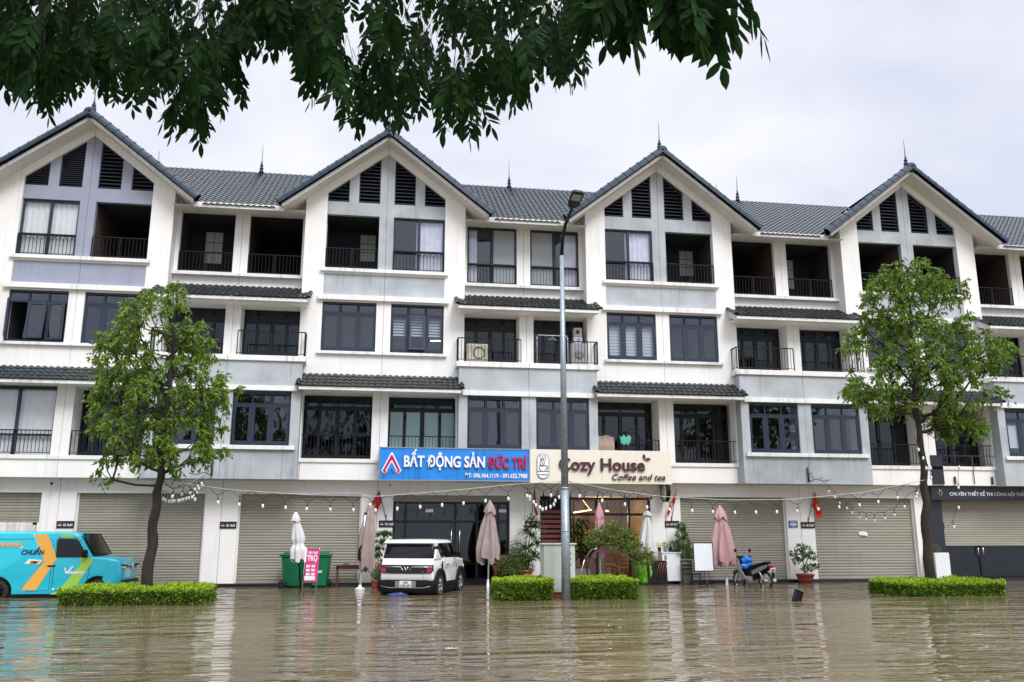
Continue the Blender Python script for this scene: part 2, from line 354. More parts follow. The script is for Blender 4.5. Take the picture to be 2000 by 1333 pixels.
def me_sash():
    w, h = (W1-W0)/3-.06, 1.24
    def f():
        mb = MB(); q = .07
        mb.box(0, w, -.03, .03, 0, q); mb.box(0, w, -.03, .03, h-q, h); mb.box(0, q, -.03, .03, q, h-q); mb.box(w-q, w, -.03, .03, q, h-q)
        return mb.mesh('sash', ['frame'], bevel=.006)
    return cached('sash', f)
def me_pane(w, h, g):
    def f():
        mb = MB(); mb.box(0, w, -.004, .004, 0, h); return mb.mesh('pane', [g])
    return cached(('pane', round(w, 3), round(h, 3), g), f)
def casement(par, x0, y, z, glass='glass', blind=None, openi=()):
    """window (frame) > sash, pane, blind"""
    w = put('window', me_casement(), par, (x0, y, z)); sw = (W1-W0)/3
    for i in range(3):
        put('pane', me_pane(sw-.09, .24, glass), w, (i*sw+.045, .04, 1.37))
        lx = i*sw+.03; a = 0; rz = 0; rx = 0; ly = .03
        if i in openi:
            rx = -.13 if len(openi) == 1 else 0; rz = {0: -1.25, 1: 0, 2: -.28}[i] if len(openi) > 1 else 0
            if i == 1 and len(openi) > 1: rx = -.15
            ly = -.03
        if rx:   # top-hung sash pushed out
            s = put('sash', me_sash(), w, (lx, -.02-1.24*sin(abs(rx)), .055+1.24*(1-cos(rx))), (-abs(rx), 0, 0))
            put('pane', me_pane(sw-.20, 1.1, glass), w, (lx+.07, s.location.y+.07*sin(abs(rx)), s.location.z+.07), (-abs(rx), 0, 0))
        else:
            put('sash', me_sash(), w, (lx, ly, .055), (0, 0, rz))
            put('pane', me_pane(sw-.20, 1.1, glass), w, (lx+.07*cos(rz), ly+.07*sin(rz), .125), (0, 0, rz))
    if blind:
        b = MB()
        if blind == 'zebra':
            for i in range(11): b.box(.08, W1-W0-.08, .16, .163, 1.28-i*.115-.07, 1.28-i*.115)
            b.box(.08, W1-W0-.08, .164, .166, 0, 1.3, 1)
        elif blind == 'half':
            for i in range(7): b.box(.08, W1-W0-.08, .16, .163, 1.28-i*.1-.06, 1.28-i*.1)
        elif blind == 'paper': b.box(.16, .62, .1, .104, .3, 1.15)
        b_ = part('blind', b, ['blind', 'frostb'], w)
    return w
def curtain_mb(mb, x0, x1, y, z0, z1, m=0, fold=.11, amp=.03, gather=0):
    n = max(6, int((x1-x0)/fold*6)); vs = []
    for zi in range(4):
        t = zi/3
        for i in range(n+1):
            u = i/n; x = x0+(x1-x0)*u
            vs.append((x+gather*(1-t)*sin(u*9), y+amp*(sin(2*pi*(x-x0)/fold)+.35*sin(2*pi*(x-x0)/fold*2.7+1+t*.7)), z0+(z1-z0)*t))
    mb.add(vs, [(r*(n+1)+i, r*(n+1)+i+1, (r+1)*(n+1)+i+1, (r+1)*(n+1)+i) for r in range(3) for i in range(n)], m, True)
def slider(par, x0, w, y, z0, h, glass='glass', curt=None, frost=False):
    """tall two-leaf sliding window with a low fixed band"""
    mb = MB(); q = .055; zt = z0+.72
    mb.box(x0, x0+w, y, y+.09, z0+h-q, z0+h); mb.box(x0, x0+w, y, y+.09, z0, z0+q); mb.box(x0, x0+q, y, y+.09, z0+q, z0+h-q); mb.box(x0+w-q, x0+w, y, y+.09, z0+q, z0+h-q)
    mb.box(x0+q, x0+w-q, y-.004, y+.09, zt, zt+.07)
    mb.box(x0+w/2-.035, x0+w/2+.035, y-.006, y+.09, z0+q, zt); mb.box(x0+w/2-.045, x0+w/2+.045, y-.006, y+.08, zt+.07, z0+h-q)
    wi = part('window', mb, 'frame', par, bevel=.006)
    for i in range(2):
        g = 'frostb' if (frost and i == frost-1) else glass
        put('pane', me_pane(w/2-.12, h-.86, g), wi, (x0+.06+i*w/2, y+.05, zt+.07)); put('pane', me_pane(w/2-.12, .66, g if g == glass else 'frostb'), wi, (x0+.06+i*w/2, y+.05, z0+.05))
    if curt:
        for (a, b, m) in curt:
            c = MB(); curtain_mb(c, x0+a*w, x0+b*w, y+.15, z0+.05, z0+h-.08, 0, fold=.19, amp=.018, gather=.015); part('curtain', c, m, wi)
    return wi
def bdoor(par, x0, w, y, z0, h, glass='glassd', lit=False):
    """balcony door set: two leaves, two side lights, transom"""
    mb = MB(); q = .06; zt = z0+h-.42; a = w*.24; d = w*.5
    for (p, r) in ((x0, x0+q), (x0+w-q, x0+w)): mb.box(p, r, y, y+.08, z0, z0+h)
    mb.box(x0+q, x0+w-q, y, y+.08, z0+h-q, z0+h); mb.box(x0+q, x0+w-q, y-.003, y+.08, zt, zt+.08)
    for xx in (x0+a, x0+w-a): mb.box(xx-.05, xx+.05, y-.006, y+.08, z0, zt)
    mb.box(x0+w/2-.07, x0+w/2+.07, y-.012, y+.07, z0, zt)
    for xa, xb in ((x0+q, x0+a-.05), (x0+w-a+.05, x0+w-q), (x0+a+.05, x0+w/2-.07), (x0+w/2+.07, x0+w-a-.05)):
        mb.box(xa, xb, y+.01, y+.07, z0, z0+.32); mb.box(xa, xb, y+.01, y+.07, zt-.07, zt)
    mb.box(x0+w/2-.02, x0+w/2+.02, y, y+.06, zt+.08, z0+h-q)
    dr = part('door', mb, 'frame2', par, bevel=.006)
    for xa, xb in ((x0+q, x0+a-.05), (x0+w-a+.05, x0+w-q), (x0+a+.05, x0+w/2-.07), (x0+w/2+.07, x0+w-a-.05)):
        put('pane', me_pane(xb-xa, zt-.07-z0-.32, glass), dr, (xa, y+.04, z0+.32))
    for xa in (x0+q, x0+w/2+.02): put('pane', me_pane(w/2-.08, .28, 'glassd'), dr, (xa, y+.04, zt+.08))
    hd = MB(); hd.box(x0+w/2-.02, x0+w/2+.02, y-.05, y-.012, z0+.95, z0+1.15); hd.box(x0+w/2-.02, x0+w/2+.10, y-.065, y-.05, z0+1.04, z0+1.065)
    for zz in (.5, 1.6):
        for xx in (x0+a-.02, x0+w-a-.06): put('hinge', cached('hinge', lambda: MB().box(0, .08, -.03, -.006, 0, .09).mesh('hinge', ['black'])), dr, (xx, y, z0+zz))
    part('handle', hd, 'black', dr)
    return dr
def me_baluster(h):
    def f():
        mb = MB(); mb.box(-.0075, .0075, -.0075, .0075, 0, h); return mb.mesh('baluster', ['rail'])
    return cached(('bal', round(h, 3)), f)
def railing(par, pts, z0, h, pitch=.115, end_posts=True):
    """polyline of points (x, y); returns one railing part with its balusters as sub-parts"""
    mb = MB()
    for (a, b) in zip(pts[:-1], pts[1:]):
        a = Vector((*a, 0)); b = Vector((*b, 0)); d = (b-a); L = d.length; d.normalize(); nx = Vector((-d.y, d.x, 0))
        for zz, t, wd in ((z0+h-.03, .03, .025), (z0+.07, .02, .012)):
            c = [a+nx*wd, b+nx*wd, b-nx*wd, a-nx*wd]
            mb.add([(p.x, p.y, zz) for p in c]+[(p.x, p.y, zz+t) for p in c], [(0, 1, 2, 3), (7, 6, 5, 4), (0, 1, 5, 4), (1, 2, 6, 5), (2, 3, 7, 6), (3, 0, 4, 7)])
        for q in ((0, .5, 1) if L > 1.2 else (0, 1)): p = a+d*(L*q); mb.box(p.x-.015, p.x+.015, p.y-.015, p.y+.015, z0, z0+h-.03)
    r = part('railing', mb, 'rail', par)
    for (a, b) in zip(pts[:-1], pts[1:]):
        a = Vector((*a, 0)); b = Vector((*b, 0)); L = (b-a).length; n = int(round(L/pitch))
        for i in range(1, n):
            p = a+(b-a)*(i/n)
            put('baluster', me_baluster(h-.12), r, (p.x, p.y, z0+.09))
    return r
def house(k, s, spec, label):
    X = 10*k; L0 = Vector((X+2.5*s, .45, 0))
    H = thing('townhouse', label, 'house', L0, group='terraced townhouses in the row')
    off = (X-L0.x, -L0.y, 0)
    def P(name, key, fn, mats, **kw):       # cached house part
        bev = kw.pop('bevel', 0)
        def f():
            mb = MB(); fn(mb)
            return mb.mesh(name, [mats] if isinstance(mats, str) else mats, bev)
        return put(name, cached((key, s), f), H, **kw)
    def b(mb, u0, u1, y0, y1, z0, z1, m=0): mb.box(*sorted((s*u0, s*u1)), y0, y1, z0, z1, m)
    def poly(pl): return [(s*u, z) for u, z in pl]
    XX = lambda u0, u1: min(s*u0, s*u1)
    g = .006
    # --- walls
    def ground(mb):
        b(mb, g, .525, .45, .95, .0, 3.4); b(mb, 4.475, 5-g, .45, .95, .0, 3.4); b(mb, .525, 4.475, .45, .95, 2.93, 3.4)
    P('ground_wall', 'ground', ground, 'white', bevel=.008)
    def gable(mb):
        b(mb, g, 2.58, 0, .5, 3.40, 3.95); b(mb, g, .27, 0, .5, 3.95, 6.3); b(mb, g, 2.6, 0, .5, 6.3, 6.86)
        b(mb, g, 2.8, .0, .3, 6.86, 7.72); b(mb, g, W0, 0, .3, 7.72, 9.45); b(mb, W1, 2.8, 0, .3, 7.72, 10.64); b(mb, g, W1, 0, .3, 9.45, 9.70)
        b(mb, g, W1, .035, .3, 9.70, 10.45); b(mb, g, W1, 0, .3, 10.45, 10.64)
        mb.prism(poly([(2.07, 10.64), (2.8, 10.64), (2.8, zr(2.8)), (g, zr(g)), (g, 15.01), (2.07, 13.41)]), 0, .3)
        b(mb, 2.56, 2.8, .3, 1.7, 6.86, 13.11)
        b(mb, 2.56, 2.6, 0, .5, 3.40, 6.3)
    P('gable_wall', 'gable', gable, 'white')
    P('sill_band', 'sb1', lambda mb: (b(mb, g, 2.62, -.05, .1, 3.95, 4.08),), 'trim', bevel=.008)
    P('sill_band', 'sb2', lambda mb: b(mb, g, 2.2, -.11, .05, 7.60, 7.70), 'trim', bevel=.008)
    P('ledge', 'sb3', lambda mb: b(mb, g, 2.25, -.13, .05, 9.49, 9.67), 'trim', bevel=.008)
    P('ledge', 'sb4', lambda mb: b(mb, g, 2.2, -.11, .05, 10.51, 10.635), 'trim', bevel=.008)
    gm = spec.get('gm', 'grey')
    def surround(mb):
        b(mb, g, .255, .07, .3, 10.64, 12.64); b(mb, g, 2.07, .07, .3, 12.64, 13.12)
        mb.prism(poly([(g, 13.12), (.25, 13.12), (.25, 15.01-.773*.25), (g, 15.01)]), .07, .3); mb.prism(poly([(1.0, 13.12), (1.33, 13.12), (1.33, 15.01-.773*1.33), (1.0, 15.01-.773)]), .07, .3)
    P('gable_surround', 'surr'+gm, surround, gm)
    P('wall_panel', 'panel'+gm, lambda mb: b(mb, g, 2.07, .02, .04, 9.71, 10.44), gm if gm == 'lilac' else ('greyc' if k == 1 and s == 1 else 'grey'))
    P('joint_filler', 'joint', lambda mb: (b(mb, 0, g, .10, .25, 3.4, 14.9), b(mb, 0, g, .5, .9, 0, 3.4), b(mb, 5-g, 5, .5, .9, 0, 3.4), b(mb, 5-g, 5, -.38, .3, 3.4, 7.2), b(mb, 5-g, 5, .05, .6, 7.4, 9.2), b(mb, 5-g, 5, .65, .9, 9.3, 12.9)), 'greyc')
    # --- louvres
    lw = MB(); 
    lp = P('louvre_backing', 'lback', lambda mb: mb.prism(poly([(.25, 13.12), (2.07, 13.12), (2.07, 13.41), (.25, 14.82)]), .29, .30), 'black')
    for (ua, ub) in ((.25, 1.0), (1.33, 2.07)):
        fr = MB(); t = .03
        za, zb = 15.01-.773*ua, 15.01-.773*ub
        fr.prism(poly([(ua, 13.12), (ua+t, 13.12), (ua+t, za-.02), (ua, za)]), .1, .2); fr.prism(poly([(ub-t, 13.12), (ub, 13.12), (ub, zb), (ub-t, zb+.02)]), .1, .2)
        fr.prism(poly([(ua, 13.12), (ub, 13.12), (ub, 13.15), (ua, 13.15)]), .1, .2); fr.prism(poly([(ua, za), (ub, zb), (ub, zb-.04), (ua, za-.04)]), .1, .2)
        lv = put('louvre', cached(('lvf', s, ua), lambda: fr.mesh('louvre', ['frame'])), H)
        z = 13.17; st = spec.get('lst', .135)
        while z < za-.06:
            um = min(ub-.02, (15.01-(z+.05))/.773)
            if um-ua > .08:
                def mk(ua=ua, um=um):
                    q = MB(); x0, x1 = sorted((s*(ua+.02), s*um)); d = st*.55
                    q.add([(x0, -.05, 0), (x1, -.05, 0), (x1, .06, d), (x0, .06, d), (x0, -.05, .016), (x1, -.05, .016), (x1, .06, d+.016), (x0, .06, d+.016)],
                          [(3, 2, 1, 0), (4, 5, 6, 7), (0, 1, 5, 4), (1, 2, 6, 5), (2, 3, 7, 6), (3, 0, 4, 7)])
                    return q.mesh('slat', ['louvre'])
                put('slat', cached(('slat', s, ua, round(um, 2), st), mk), lv, (0, .16, z))
            z += st
    # --- recessed bay, fourth floor
    def rec(mb):
        b(mb, 4.75, 5-g, .6, .95, 10.46, 12.66); b(mb, 2.8, 2.93, .6, .95, 10.46, 12.66); b(mb, 2.8, 5-g, .6, .95, 12.66, 13.2); b(mb, 2.8, 5-g, .6, .95, 9.85, 10.46)
    P('recess_wall', 'rec', rec, 'white')
    P('ledge', 'rl', lambda mb: b(mb, 2.8, 5-g, .40, .6, 10.33, 10.45), 'trim', bevel=.006)
    # third floor recess: pier, jamb, floor
    P('pier', 'pier3', lambda mb: (b(mb, 4.75, 5-g, 0, .66, 7.39, 9.25), b(mb, 2.8, 5-g, .66, .9, 9.2, 9.85), b(mb, 2.6, 5-g, -.55, .66, 9.2, 9.26)), 'white')
    gm2 = spec.get('g2', 'grey')
    def bay(mb):
        b(mb, 2.6, 5-g, -.45, .3, 3.36, 4.44); b(mb, 2.6, 5-g, -.45, .3, 6.24, 7.21); b(mb, 2.6, 2.9, -.45, .3, 4.44, 6.24); b(mb, 4.75, 5-g, -.45, .3, 4.44, 6.24)
        b(mb, 2.6, 2.64, .3, .8, 3.36, 6.9)
    P('bay_wall', 'bay'+gm2, bay, gm2, bevel=.006)
    P('ledge', 'bl', lambda mb: b(mb, 2.72, 5-g, -.54, -.44, 6.22, 6.38), 'trim' if k < 0 else 'grey', bevel=.006)
    P('sill_band', 'bs', lambda mb: b(mb, 2.7, 5-g, -.55, -.44, 4.30, 4.43), 'trim' if k < 1 else 'grey', bevel=.006)
    P('floor_slab', 'slab', lambda mb: b(mb, 2.5, 5-g, -.52, .7, 7.21, 7.39), 'grey' if k >= 0 else 'trim', bevel=.01)
    P('soffit', 'soff', lambda mb: (b(mb, g, 2.6, 0, .5, 3.385, 3.40), b(mb, 2.6, 5-g, .3, .5, 3.36, 3.40)), 'soffit')
    # --- interiors (closed dark rooms behind every opening)
    def rooms(mb):
        for (u0, u1, y0, y1, z0, z1) in ((W0, W1, .3, 3, 7.72, 9.45), (W0+2.65, 4.75, .3, 3, 4.44, 6.24), (.27, 2.56, .9, 4, 3.95, 6.3), (2.8, 4.75, .75, 4, 7.39, 9.25)):
            mb.room(*sorted((s*u0, s*u1)), y0, y1, z0, z1)
        b(mb, .2, 2.64, .5, .9, 3.9, 3.95, 1); b(mb, .2, 2.64, .5, .9, 6.3, 6.35, 1); b(mb, .02, .27, .5, .9, 3.95, 6.3, 1); b(mb, 2.64, 2.66, .5, .9, 3.95, 6.3, 1)
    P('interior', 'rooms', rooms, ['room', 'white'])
    # --- roofs
    def soff(mb):
        mb.prism(poly([(0, zr(0)), (2.8, zr(2.8)), (2.8, zr(2.8)+.06), (0, zr(0)+.06)]), -.62, 3.6)
        mb.prism(poly([(2.8, zr(2.8)), (3.5, zr(3.5)), (3.5, zr(3.5)+.06), (2.8, zr(2.8)+.06)]), -.62, .58)
    P('roof_soffit', 'rsof', soff, 'soffit')
    def fascia(mb):
        mb.prism(poly([(0, zr(0)-.02), (3.52, zr(3.52)-.02), (3.56, zr(3.52)+.02), (3.56, zr(3.56)+.11), (0, zr(0)+.11)]), -.67, -.62)
        b(mb, 3.50, 5-g, -.36, -.30, 12.50, 12.68)
    P('fascia', 'fas', fascia, 'trim')
    def mainroof(mb):
        def mz(y): return 12.62+.69*(y+.3)
        def uv(y): return max(0, (15.45-mz(y))/.775)
        y0, y1 = -.36, 4.1
        vs = []
        for y in (y0, y1): vs += [(s*(uv(y)-.05), y, mz(y)), (s*5, y, mz(y))]
        mb.add(vs, [(0, 1, 3, 2)], 1)
        mb.add([(s*2.8, -.3, 12.58), (s*5, -.3, 12.58), (s*5, .7, 12.655), (s*2.8, .7, 12.655)], [(0, 1, 2, 3)], 2)
        n = sqrt(1+.69**2); cu = 1/n; su = .69/n
        r = 0
        while True:
            bb = -.04+r*.245
            if bb*cu+y0 > y1: break
            a = 5-TW
            while a > -.1:
                yy = y0+bb*cu
                if a+TW*.5 > uv(yy)+.02:
                    tile_geo(mb, lambda p, q, h: (s*(a+(p if s > 0 else TW-p)), y0+(bb+q)*cu-h*su, mz(y0)+(bb+q)*su+h*cu+.01), TW, TL)
                a -= TW
            r += 1
        # gable slope
        n = sqrt(1+SL**2); cu = 1/n; su = SL/n
        mb.add([(0, -.63, ZA+.15), (s*3.56, -.63, ZA+.15-SL*3.56), (s*3.56, -.2, ZA+.15-SL*3.56), (0, 4.1, ZA+.15)], [(0, 1, 2, 3)], 1)
        bb = 0
        while bb*cu < 3.56:
            u = 3.6-bb*cu; yv = (15.45-SL*u-12.62)/.69-.3; y = -.5
            while y < yv:
                tile_geo(mb, lambda p, q, h: (s*(u-q*cu+h*su), y+p, ZA+.16-SL*u+q*su+h*cu), TW, TL); y += TW
            bb += .245
    P('roof', 'roof', mainroof, ['tile', 'plinth', 'soffit'], )
    rf = [c for c in H.children if c.name.startswith('roof') and not c.name.startswith('roof_s')][-1]
    rf['label'] = 'dark blue-grey tiled roof with gable slope'
    n = 13; stp = 3.62/n; ang = math.atan(SL)
    for i in range(n):                      # verge tiles down the gable edge, ridge tiles on the main ridge
        u = stp*i
        put('ridge_tile', me_cap('ridge', .155, stp*sqrt(1+SL*SL)+.02), rf, (s*u, -.67, ZA+.13-SL*u), (0, ang, 0) if s > 0 else (0, ang, pi), (1, 1, 1.5))
    for i in range(15): put('ridge_tile', me_cap('ridge', .10, .345), rf, (s*(i*.3333) if s > 0 else -5+i*.3333, 4.12, 15.63))
    # --- pent roofs with their tiles
    def pent(u0, u1, y0, z0, y1, z1, mt, key):
        sl = atan2(z1-z0, y1-y0); ln = sqrt((z1-z0)**2+(y1-y0)**2)
        mb = MB(); xa, xb = sorted((s*u0, s*u1))
        mb.prism([(y0, z0-.10), (y0, z0), (y1, z1), (y1, z1-.3), (y0+.2, z0-.10)], xa, xb, axis='x')
        pr = put('pent_roof', cached((key, s), lambda: mb.mesh('pent_roof', ['trim'])), H)
        nc = int((xb-xa)/TW); w = (xb-xa)/nc; nr = int(ln/.245)
        for r in range(nr+1):
            for c in range(nc):
                q = r*ln/(nr+.6)-.03; jz = rnd.uniform(-.004, .004)
                put('roof_tile', me_tile(mt), pr, (xa+c*w+rnd.uniform(-.004, .004), y0+q*cos(sl), z0+q*sin(sl)+.012+jz), (sl, 0, rnd.uniform(-.012, .012)), (w/TW, 1, 1))
        ue = u0 if key == 'pent3' else u1                       # hip end caps
        for i in range(4):
            t = i/4; o = put('ridge_tile', me_cap(mt, .075, ln/4+.04), pr, (s*ue+(-s if key == 'pent3' else s)*.03, y0+(y1-y0)*(1-t)*.999, z0+(z1-z0)*(1-t)+.05), (0, sl, -pi/2))
            o.location.y = y0+(y1-y0)*(1-t)
        return pr
    tl = spec.get('tile', 'tileold')
    pent(2.53, 5-g, -.72, 9.30, .6, 9.98, tl, 'pent3')
    pent(g, 2.66, -.72, 6.36, 0, 6.86, spec.get('tile2', tl), 'pent2')
    # --- openings
    xg = XX(W0, W1); xb_ = XX(2.9, 4.75)
    casement(H, xg, .06, 7.74, **spec.get('w3', {}))
    casement(H, XX(2.9, 4.75)+.01, -.38, 4.46, **spec.get('w2', {}))
    f2 = spec.get('f2', {})
    if f2.get('kind') == 'slider': slider(H, XX(.28, 2.56), 2.28, .12, 3.97, 2.3, curt=f2['curt'])
    else: bdoor(H, XX(.28, 2.62), 2.34, .82, 3.96, 2.32, glass=f2.get('glass', 'glassd'))
    bdoor(H, XX(2.82, 4.74), 1.92, .62, 7.40, 1.8, glass=spec.get('g3', 'glassd'))
    f4g = spec.get('f4g', 'loggia'); f4r = spec.get('f4r', 'loggia')
    for kind, u0, u1, y in ((f4g, .26, 2.06, .14), (f4r, 2.94, 4.74, .66)):
        x0 = XX(u0, u1); w = u1-u0; yr = .05 if u0 < 1 else .62
        z0 = 10.64 if u0 < 1 else 10.46; h = 12.64-z0
        if kind[:4] == 'logg':
            mb = MB(); dp = 3.4; ya = y+.1; opts = kind.split('_')
            br = 'brick' in opts
            mb.add([(x0, ya, z0), (x0+w, ya, z0), (x0+w, ya+dp, z0), (x0, ya+dp, z0)], [(0, 1, 2, 3)]); 
            mb.add([(x0, ya, z0+h), (x0+w, ya, z0+h), (x0+w, ya+dp, z0+h), (x0, ya+dp, z0+h)], [(0, 1, 2, 3)])
            for xx in (x0, x0+w): mb.add([(xx, ya, z0), (xx, ya+dp, z0), (xx, ya+dp, z0+h), (xx, ya, z0+h)], [(0, 1, 2, 3)], 1 if br else 0)
            hole = 'pane' in opts
            if hole:
                hx0, hx1 = (x0+w*.28, x0+w*.62) if 'mid' in opts else (x0+w*.62, x0+w*.93); hz0, hz1 = z0+.85, z0+h-.12; yb = ya+1.5
                mb.box(x0, hx0, yb, yb+.1, z0, z0+h); mb.box(hx1, x0+w, yb, yb+.1, z0, z0+h); mb.box(hx0, hx1, yb, yb+.1, z0, hz0); mb.box(hx0, hx1, yb, yb+.1, hz1, z0+h)
                pn = put('pane', me_pane(hx1-hx0, hz1-hz0, 'innerpane'), H, (hx0, yb+.05, hz0))
                pf = MB()
                for q in (.33, .66): pf.box(hx0, hx1, yb+.02, yb+.04, hz0+(hz1-hz0)*q-.008, hz0+(hz1-hz0)*q+.008)
                pf.box((hx0+hx1)/2-.006, (hx0+hx1)/2+.006, yb+.02, yb+.04, hz0, hz1)
                part('window_grille', pf, 'frame2', H)
            else: mb.add([(x0, ya+dp, z0), (x0+w, ya+dp, z0), (x0+w, ya+dp, z0+h), (x0, ya+dp, z0+h)], [(0, 1, 2, 3)], 1 if br else 0)
            part('loggia', mb, ['room', 'brick' if br else 'roomw'], H)
        else:
            slider(H, x0, w, y, z0+.02, h-.02, curt={'curtw': [(0, .46, 'curtain'), (.5, 1, 'curtain')], 'curtl': [(.45, 1, 'lilacc')], 'frost': [(0, .2, 'lilacc')], 'frost2': [(.66, 1, 'lilacc')]}[kind], frost={'frost': 2, 'frost2': 1}.get(kind, 0))
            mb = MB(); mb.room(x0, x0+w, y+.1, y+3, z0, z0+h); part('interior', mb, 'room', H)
        railing(H, [(x0+.01, yr), (x0+w-.01, yr)], z0, .76)
    x0, x1 = sorted((s*.29, s*2.58)); railing(H, [(x0, .06), (x1, .06)], 4.08, .80)
    e = s*2.56; m_ = s*4.73
    if s > 0: railing(H, [(e, .0), (e, -.44), (m_, -.44)], 7.39, .84)
    else: railing(H, [(m_, -.44), (e, -.44), (e, .0)], 7.39, .84)
    # --- ground floor
    gk = spec.get('g', 'shutter'); xa, xb = sorted((s*.525, s*4.475))
    if gk == 'shutter':
        mb = MB(); z = .115; pt = spec.get('pitch', .085); prof = [(.70, 0)]
        while z < 2.98:
            prof += [(.640, z), (.632, z+pt*.35), (.640, z+pt*.82), (.660, z+pt*.86), (.660, z+pt*.98)]; z += pt
        n = len(prof)-1
        vs = [(xa, y, z) for y, z in prof[1:]]+[(xb, y, z) for y, z in prof[1:]]
        mb.add(vs, [(i, i+1, n+i+1, n+i) for i in range(n-1)]); mb.box(xa, xb, .62, .66, .11, .19)
        part('roller_shutter', mb, 'shut', H)
        for xr in (xa, xb-.05): gd = MB(); gd.box(xr, xr+.05, .56, .7, .11, 2.93); part('shutter_rail', gd, 'trim', H)
    for c in H.children: c.location = c.location+Vector(off)
    return H, L0
def _ip():
    m, N, L, b = nodes('bright_inner_pane')
    t = N.new('ShaderNodeBsdfTranslucent'); t.inputs[0].default_value = (.75, .78, .76, 1); L.new(t.outputs[0], N['Material Output'].inputs[0]); return m
M['innerpane'] = _ip()
CURT2 = [(0, .5, 'curtain'), (.5, 1, 'curtain')]
specs = [
 (-1, -1, dict(gm='lilac', lst=.075, f4g='curtw', w3=dict(openi=(0, 1, 2)), f2=dict(kind='slider', curt=CURT2), tile='tile', g='halfdoor'), 'leftmost townhouse, lilac-grey gable, curtained upper window and open casements, behind the turquoise van'),
 (-1, 1, dict(gm='lilac', f4g='loggia_brick', f4r='loggia_pane_mid', tile='tileold'), 'townhouse with a closed shutter behind the left street tree, brick-lined loggia under its gable'),
 (0, -1, dict(f4g='loggia_pane', f4r='loggia', pitch=.088), 'townhouse with a closed shutter behind the green wheeled bins, left of the blue sign'),
 (0, 1, dict(f4g='curtl', f4r='frost', w3=dict(blind='half', openi=(1,)), f2=dict(glass='frost'), g='shop'), 'townhouse carrying the blue estate office sign above a dark glass shopfront'),
 (1, -1, dict(f4g='curtl', f4r='frost2', w3=dict(blind='zebra'), g='cafe'), 'townhouse carrying the cream coffee shop sign above a lit cafe front'),
 (1, 1, dict(g2='grey', f4g='loggia_pane', f4r='loggia_brick', pitch=.088), 'townhouse with a closed shutter behind the motorbike and the whiteboard'),
 (2, -1, dict(f4g='loggia_brick', f4r='loggia_pane_mid', pitch=.10, tile2='tile'), 'townhouse with a paper note on its closed shutter, beside the right street tree'),
 (2, 1, dict(f4g='loggia', f4r='loggia_brick', w2=dict(blind='paper'), g='office'), 'townhouse with black fascia lettering and half-raised shutter behind the right street tree'),
 (3, -1, dict(f4g='loggia', f4r='loggia'), 'townhouse at the right end of the row, only its upper corner in view'),
]
HS = []
for k, s, sp, lab in specs: HS.append(house(k, s, sp, lab))
# finials and spikes on the roofs
def me_finial():
    def f():
        mb = MB(); mb.lathe([(.13, 0), (.14, .06), (.08, .10), (.11, .16), (.12, .20), (.06, .24), (.09, .29), (.095, .33), (.05, .37), (.06, .41), (.03, .47), (.018, .60), (.009, 1.15), (.002, 1.25)], 10)
        return mb.mesh('finial', ['ridge'])
    return cached('finial', f)
def me_disc():
    def f():
        mb = MB(); mb.disc((0, 0, 0), 0, .19, -.04, .04, 20); return mb.mesh('ridge_end_disc', ['ridge'])
    return cached('fdisc', f)
for (H, L0), (k, s, sp, lab) in zip(HS, specs):
    if s > 0:
        put('finial', me_finial(), H, (10*k-L0.x, -.42-L0.y, ZA+.30), scale=(.8, .8, 1)); put('ridge_end_disc', me_disc(), H, (10*k-L0.x, -.74-L0.y, ZA+.20))
        put('finial', me_finial(), H, (10*k+5-.02-L0.x, 4.1-L0.y, 15.72), scale=(.7, .7, 1))
# --- left house: shutter over white boarded door
H, L0 = HS[0]
mb = MB(); z = 2.0
while z < 2.98: mb.box(-14.475, -10.525, .63, .66, z, z+.07); mb.box(-14.475, -10.525, .65, .68, z+.07, z+.09); z += .09
part('roller_shutter', mb, 'shut', H, loc=-L0)
for x in (-14.4, -13.1, -11.85):
    mb = MB(); w = 1.2
    mb.box(x, x+.1, .60, .68, .11, 2.0); mb.box(x+w-.1, x+w, .60, .68, .11, 2.0); mb.box(x, x+w, .60, .68, 1.93, 2.0, 0)
    d = part('panel_door', mb, 'trim', H, loc=-L0)
    for i in range(9):
        q = MB(); q.box(x+.1, x+w-.1, .62, .66, 0, .185); put('plank', q.mesh('plank', ['trim']), d, (0, 0, .13+i*.2))
# --- blue estate office sign
t = thing('shop_sign', 'blue estate office sign with white and red lettering', 'sign', (2.5, -.62, 3.34), group=None)
mb = MB(); mb.box(-2.46, 2.46, 0, .14, .03, 1.06); mb.box(-2.46, 2.46, .14, .62, 1.0, 1.06)
part('panel', mb, 'signblue', t, bevel=.005)
mb = MB(); f_ = .035
mb.box(-2.5, 2.5, -.02, .16, 0, f_); mb.box(-2.5, 2.5, -.02, .16, 1.055, 1.09); mb.box(-2.5, -2.465, -.02, .16, f_, 1.055); mb.box(2.465, 2.5, -.02, .16, f_, 1.055)
part('sign_frame', mb, 'steel', t)
text('BẤT ĐỘNG SẢN', .50, 'signwhite', t, (-1.70, -.045, .46), fit=2.66, bold=.014, depth=.025)
text('ĐỨC TRÍ', .50, 'signred', t, (1.08, -.045, .44), fit=1.32, bold=.014, depth=.025)
text('ĐT: 096.964.1119 - 091.655.7988', .20, 'signwhite', t, (.32, -.02, .12), fit=2.08, bold=.004, depth=.008)
